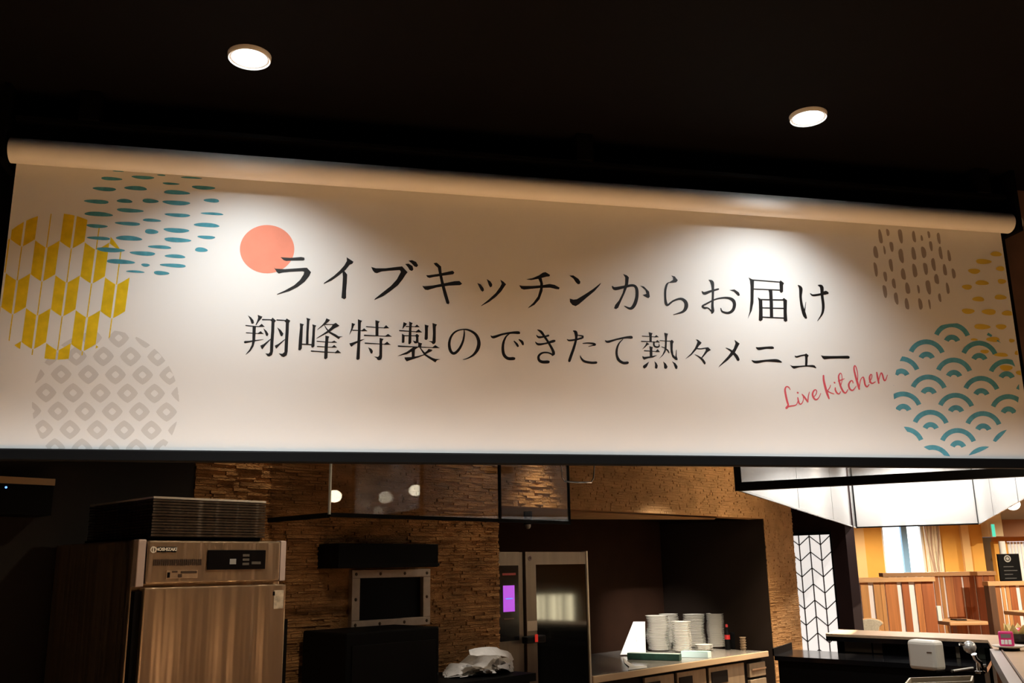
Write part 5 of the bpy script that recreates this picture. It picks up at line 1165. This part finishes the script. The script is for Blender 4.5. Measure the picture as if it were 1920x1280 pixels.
# brown panels on the inner side
for (xa_, xb_) in ((1566, 1632), (1636, 1658)):
    a = c0 + dd * ((atz(xa_, 1190, ZB) - c0).dot(dd)); b = c0 + dd * ((atz(xb_, 1190, ZB) - c0).dot(dd))
    a, b = ins(a, .092), ins(b, .092)
    MB().box(Vector((a.x, a.y, 0.875)), Vector((b.x - a.x, b.y - a.y, 0)), bkd * 0.006, Z * 0.068).build('brown_panel', mat('panel_brown', (0.10, 0.07, 0.045), 0.4), T)
for (xa_, xb_, mt_) in ((1780, 1789, mat('strip_cream', (0.42, 0.38, 0.28), 0.5)), (1832, 1848, mat('panel_green', (0.10, 0.12, 0.10), 0.3))):
    a = c0 + dd * ((atz(xa_, 1198, ZB) - c0).dot(dd)); b = c0 + dd * ((atz(xb_, 1198, ZB) - c0).dot(dd))
    a, b = ins(a, .090), ins(b, .090)
    MB().box(Vector((a.x, a.y, 0.872)), Vector((b.x - a.x, b.y - a.y, 0)), bkd * 0.006, Z * 0.075).build('side_strip', mt_, T)
# steel edge rail along the near leg
s0 = c1 + (c2 - c1) * 0.28; s1 = c2
SL = mat('rail_steel', (0.62, 0.58, 0.56), 0.3, metal=0.7)
MB().box(Vector((s0.x, s0.y, ZB)) - sd_ * 0.012, Vector((s1.x - s0.x, s1.y - s0.y, 0)), sd_ * 0.042, Z * 0.004).build('steel_edge', SL, T)
MB().box(Vector((s0.x, s0.y, ZB - .06)) - sd_ * 0.02, Vector((s1.x - s0.x, s1.y - s0.y, 0)), sd_ * 0.008, Z * 0.064).build('steel_edge', SL, T)
MB().box(Vector((s0.x, s0.y, ZB)) + sd_ * 0.034, Vector((s1.x - s0.x, s1.y - s0.y, 0)), sd_ * 0.008, Z * 0.010).build('steel_edge', WOODD, T)

# low black work counter inside the station
ZL = 0.87
l0 = atz(1479, 1221 + 14, ZL); 
g0_ = ins(c0 - dd * 0.30, .08); g1_ = ins(c1, .08)
T = thing('low_counter', 'low glossy black work counter inside the station', 'counter', Vector((g0_.x + .4, g0_.y - .5, 0)))
nd = -bkd * 0.55
lowp = [g0_, g1_, g1_ + nd * 0.9, g0_ + nd]
MB().prism([Vector((v.x, v.y, ZL - .03)) for v in lowp], Z * 0.03).build('worktop', BLACKGLOSS, T)
MB().prism([Vector((v.x, v.y, 0)) for v in (g0_ + dd * .02, g1_ - dd * .02, g1_ + nd * .86 - dd * .02, g0_ + nd * .96 + dd * .02)], Z * (ZL - .03)).build('base', BLACKM, T)
b0 = ins(c0 - dd * 0.34, .12)
MB().box(Vector((g0_.x, g0_.y, ZL)) - dd * 0.012, dd * 0.012, nd, Z * 0.05).build('side_upstand', BLACKM, T)

# white rounded appliance
A = atz(1704, 1256, ZL + .002); B = atz(1757, 1261, ZL + .002); d = B - A; nn = Vector((-d.y, d.x, 0)).normalized()
hh = (A - CO).dot(CF) / FPX * 54
T = thing('rice_server', 'white rounded plastic rice server on the low black counter', 'appliance', (A + B) / 2 + nn * .09)
MB().box(A + Z * .004, d, nn * 0.10, Z * hh).build('shell', CREAMPL, T, bevel=0.024)
MB().box(A + d * 0.05 + nn * .01, d * .9, nn * 0.08, Z * 0.012).build('base', BLACKP, T)
MB().box(A + d * 0.72 - nn * .0015 + Z * (hh * .62), d * 0.18, nn * 0.003, Z * 0.006).build('badge', CHROME, T)
# chrome tap with round head
q = atz(1838, 1262, ZL)
T = thing('mixer_tap', 'chrome tap with a bulbous head at the end of the low counter', 'tap', q)
def onq(x, y): 
    dq = ray(x, y); return CO + dq * ((q - CO).dot(CF) / dq.dot(CF))
MB().lathe([(0.0, 0.0), (0.028, 0.0), (0.028, 0.012), (0.018, 0.016), (0.017, 0.06)], q, 18).build('base', CHROME, T, True)
MB().tube([q + Z * .05, onq(1841, 1252), onq(1838, 1242), onq(1829, 1234), onq(1826, 1226)], [0.017, 0.014, 0.013, 0.014, 0.016], 12).build('neck', CHROME, T, True)
hc = onq(1818, 1213); rr = 0.036
MB().lathe([(rr * math.sin(math.pi * k / 10), -rr * math.cos(math.pi * k / 10)) for k in range(1, 10)], hc, 18, Vector((0.5, 0, 1))).build('head', mat('satin_chrome', (0.66, 0.66, 0.64), 0.25, metal=0.6), T, True)
MB().tube([hc, onq(1806, 1208), onq(1799, 1207)], [0.010, 0.008, 0.009], 10).build('lever', CHROME, T, True)
MB().tube([onq(1838, 1247), onq(1848, 1246)], [0.008, 0.007], 8).build('side_lever', CHROME, T, True)
# sticks and tray on the low counter
T = thing('white_rod', 'pale rod lying on the low counter beside the tap', 'rod', atz(1803, 1254, ZL))
MB().tube([atz(1784, 1258, ZL + .012), atz(1824, 1252, ZL + .012)], 0.007, 8).build('rod', WHITEP, T, True)
MB().lathe([(0.0085, 0), (0.0085, 0.012)], atz(1784, 1258, ZL + .012), 10, atz(1824, 1252, ZL + .012) - atz(1784, 1258, ZL + .012)).build('end_cap', BLACKP, T, True)
A = atz(1700, 1281, ZL + .03); B = atz(1824, 1277, ZL + .03); A2 = atz(1708, 1271, ZL + .03); B2 = atz(1822, 1267, ZL + .03)
T = thing('shallow_tray', 'shallow pan with a pale rim at the bottom edge of the picture', 'tray', (A + B) / 2 - Z * .03)
dn = (A - A2).normalized() * 0.25
q4 = [A2, B2, B2 + dn, A2 + dn]
MB().prism([v - Z * .028 for v in q4], Z * 0.004).build('bottom', BLACKM, T)
for i in range(4):
    a, b = q4[i], q4[(i + 1) % 4]; u = (b - a).normalized(); v = Vector((-u.y, u.x, 0)) * 0.008
    MB().box(a - Z * .028, b - a, v, Z * 0.03).build('rim', mat('rim_pale', (0.55, 0.46, 0.33), 0.4), T)

# things on the bar top: dish, pink timer, bowl with a yellow cup
q = atz(1893, 1219, ZB)
T = thing('white_dish', 'low white dish with dark foot under the pink timer', 'dish', q)
sc1 = (q - CO).dot(CF) / FPX
R_ = 29 * sc1
MB().lathe([(0, 0.0), (R_ * .62, 0.0), (R_ * .60, 0.016), (0, 0.016)], q, 24).build('foot', BLACKM, T, True)
MB().lathe([(0, 0.014), (R_ * .62, 0.014), (R_, 0.024), (R_ * .99, 0.029), (R_ * .6, 0.022), (0, 0.021)], q, 28).build('plate', WHITEP, T, True)
hq = q + Z * 0.0225
T = thing('kitchen_timer', 'hot pink kitchen timer with grey display standing on the white dish', 'timer', hq)
tdir = Vector((q.x, q.y, 0)).normalized(); tx = Vector((tdir.y, -tdir.x, 0))
PINK = mat('timer_pink', (0.72, 0.03, 0.20), 0.35)
tw, th_ = 25.5 * sc1, 27 * sc1
o = hq - tx * (tw * .62) - tdir * 0.012
MB().box(o, tx * tw, tdir * 0.02, Z * th_).build('shell', PINK, T, bevel=0.009)
MB().box(o + tx * tw * .16 - tdir * .001 + Z * th_ * .56, tx * tw * .66, tdir * 0.002, Z * th_ * .26).build('display', mat('lcd_grey', (0.20, 0.19, 0.18), 0.3), T)
for k in range(3):
    MB().box(o + tx * tw * (.14 + .24 * k) - tdir * .003 + Z * th_ * .14, tx * tw * .20, tdir * 0.004, Z * th_ * .30).build('button', PAPER, T, bevel=0.002)
q = atz(1918, 1206, ZB); s2 = (q - CO).dot(CF) / FPX
T = thing('fruit_bowl', 'black bowl holding a notched yellow cup with red filling', 'bowl', q)
R_ = 27 * s2
MB().lathe([(0, 0), (R_ * .5, 0), (R_ * .9, 0.03), (R_, 0.06), (R_ * .95, 0.06), (R_ * .8, 0.03), (0, 0.012)], q, 24).build('bowl_shell', BLACKGLOSS, T, True)
zz = MB(); n = 20
for k in range(n):
    t = 2 * math.pi * k / n; up = 0.118 if k % 2 == 0 else 0.075
    zz.v += [q + Vector((math.cos(t) * R_ * .62, math.sin(t) * R_ * .62, 0.03)), q + Vector((math.cos(t) * R_ * 1.06, math.sin(t) * R_ * 1.06, up)), q + Vector((math.cos(t) * R_ * .98, math.sin(t) * R_ * .98, up - .004)), q + Vector((math.cos(t) * R_ * .55, math.sin(t) * R_ * .55, 0.034))]
for k in range(n):
    k2 = (k + 1) % n
    for j in range(3): zz.f.append((4*k + j, 4*k2 + j, 4*k2 + j + 1, 4*k + j + 1))
zz.build('notched_cup', mat('cup_yellow', (0.80, 0.66, 0.28), 0.6), T)
rr = R_ * .55
MB().lathe([(rr * math.sin(math.pi * k / 10), -rr * .7 * math.cos(math.pi * k / 10)) for k in range(1, 10)], q + Z * 0.062, 20).build('red_filling', mat('filling_red', (0.62, 0.03, 0.03), 0.35), T, True)

# ------------------------------------------------------------------ lamps out of view: kitchen downlights, added fill and dining lamps
def kdl(w, p, label, power, color=WARM, half=50, blend=0.6, aim=None, **kw_):
    v = K(w, p, 0); return downlight(v.x, v.y, label, power, color, half, blend, 'kitchen downlights', 4, aim)
kdl(3.98, 3.80, 'kitchen downlight close to the corner of the hatch wall', 20, half=42, blend=1.0)
kdl(4.62, 4.02, 'kitchen downlight over the oven', 150, half=27, blend=0.9)
kdl(2.42, 3.92, 'kitchen downlight close to the stone wall behind the steel cabinet', 22, half=30, blend=1.0)
kdl(2.3, 2.5, 'unseen kitchen downlight added to light the steel cabinet', 95, half=42, blend=1.0, aim=K(2.0, 3.3, 1.0))  # unseen lamp put in so the steel has light to mirror
kdl(3.35, 2.9, 'unseen kitchen downlight added in front of the hatch', 9, half=46, blend=1.0)  # unseen weak lamp added as fill
kdl(4.4, 2.7, 'unseen spotlight added to brighten the plate stacks', 2200, NEUT, half=10, blend=1.0, aim=K(6.95, 4.95, 0.93))  # unseen narrow beam added so the plate fronts come out white
kdl(6.95, 3.6, 'unseen kitchen downlight added to light the stone pier', 1050, half=41, blend=1.0)  # unseen lamp added, stands in for dining room light on the pier
kdl(3.4, 2.7, 'unseen spotlight added to brighten the white bag', 110, NEUT, half=8, blend=1.0, aim=K(3.55, 3.72, 0.86))  # unseen narrow beam added to whiten the bag
v_ = aty(1500, 700, 4.0); downlight(v_.x, v_.y, 'unseen spotlight added to brighten the rice server', 80, NEUT, 16, 0.8, 'kitchen downlights', 4, aim=(2.6, 6.2, 0.9))  # unseen beam added to light the appliance's front
hc_ = (FL + FR) / 2; hb_ = (BL + BR) / 2
for k, t in enumerate((0.2, 0.5, 0.9)):  # unseen lamps added in the box to make its panes white
    v = hc_ + (hb_ - hc_) * t
    downlight(v.x, v.y, ('front', 'middle', 'rear')[k] + ' unseen downlight added inside the hanging glass box', (125, 135, 170)[k], (1.0, 0.955, 0.91), 73, 0.3, 'added station downlights', 4)
for (x, y, pw) in ((6.0, 9.0, 1000), (8.2, 13.0, 1000), (6.6, 15.6, 850), (10.5, 16.0, 750), (9.0, 8.0, 650), (5.6, 5.0, 250)):  # unseen ceiling lamps added to light the dining room
    downlight(x, y, 'unseen round ceiling downlight added to light the dining room', pw, (1.0, 0.86, 0.66), 77, 0.35, 'added dining room downlights', 4, z=CZ + 0.045)
# unseen second row of hall downlights, added above the frame to light the banner
tc = (CO - B0).dot(BD); dc = (CO - B0).dot(BN); fr_ = dc / (dc + 1.25)
for (tm, pw, nm) in ((-0.45, 230, 'leftmost'), ((bpl(470, 560) - B0).dot(BD), 330, 'inner left'), ((bpl(890, 560) - B0).dot(BD), 300, 'middle'), ((bpl(1290, 560) - B0).dot(BD), 330, 'inner right'), (3.45, 230, 'rightmost')):
    v = B0 + BD * (tc + (tm - tc) / fr_ if 0 < tm < 3 else tm) + BN * 1.25
    downlight(v.x, v.y, nm + ' unseen downlight of the second row added for the banner', pw, KEY, 61, 0.6, 'added second row of hall downlights', 8)
def refl_ray(x, y, p_):
    d = ray(x, y); a = CO + d * (p_ / d.dot(P)); return a, d - P * (2 * d.dot(P))
for (x, y, t, rpx, lab) in ((628, 930, 2.9, 13, 'globe pendant lamp over the bar, nearest the hall'), (780, 919, 2.3, 12, 'globe pendant lamp hung inside the glass box'),
                            (711, 957, 3.6, 10, 'small globe pendant lamp over the bar end'), (758, 961, 3.8, 9, 'smallest globe pendant lamp over the bar end')):
    a, d = refl_ray(x, y, PG)
    c = a + d * t; L_ = (a - CO).length + (d * t).length
    pendant(tuple(c), rpx / FPX * L_, lab, CZ, mat('globe_glow_strong', (1, 0.95, 0.85), 0.5, emit=(1.0, 0.86, 0.62), estr=22))

# unseen glowing slatted box on a side table, added to mirror in the oven door
a, d = refl_ray(1037, 1140, PO); d = d.normalized(); c = a + d * 6.0
hd_ = Vector((d.x, d.y, 0)).normalized(); sdv = Vector((-hd_.y, hd_.x, 0)); Ln = (a - CO).length + 6.0
hw_ = 35 / FPX * Ln; hz_ = 23 / FPX * Ln
t = dining_table(c.x - 0.35, c.x + 0.35, 0.42, c.y, c.z - hz_ - 0.03, 'unseen light wooden side table added under the glowing slatted box')
T = thing('mirror_glow_box', 'unseen glowing slatted box added to mirror in the oven door', 'lantern', Vector((c.x, c.y, c.z - hz_ - 0.03)))
MB().box(c - sdv * hw_ - Z * hz_, sdv * 2 * hw_, hd_ * 0.12, Z * 2 * hz_).build('glow_core', mat('mirror_box_glow', (0.95, 0.85, 0.6), 0.8, emit=(1.0, 0.88, 0.55), estr=15), T)
MB().box(c - sdv * (hw_ + .01) - hd_ * .02 - Z * (hz_ + .03), sdv * (2 * hw_ + .02), hd_ * 0.16, Z * 0.03).build('base', WOODD, T)
for k in range(8):
    u = -hw_ + 2 * hw_ * k / 7.0
    MB().box(c + sdv * (u - 0.012) - hd_ * 0.015 - Z * hz_, sdv * (0.024 + 0.014 * (k % 3)), hd_ * 0.012, Z * 2 * hz_).build('slat', WOODD, T)
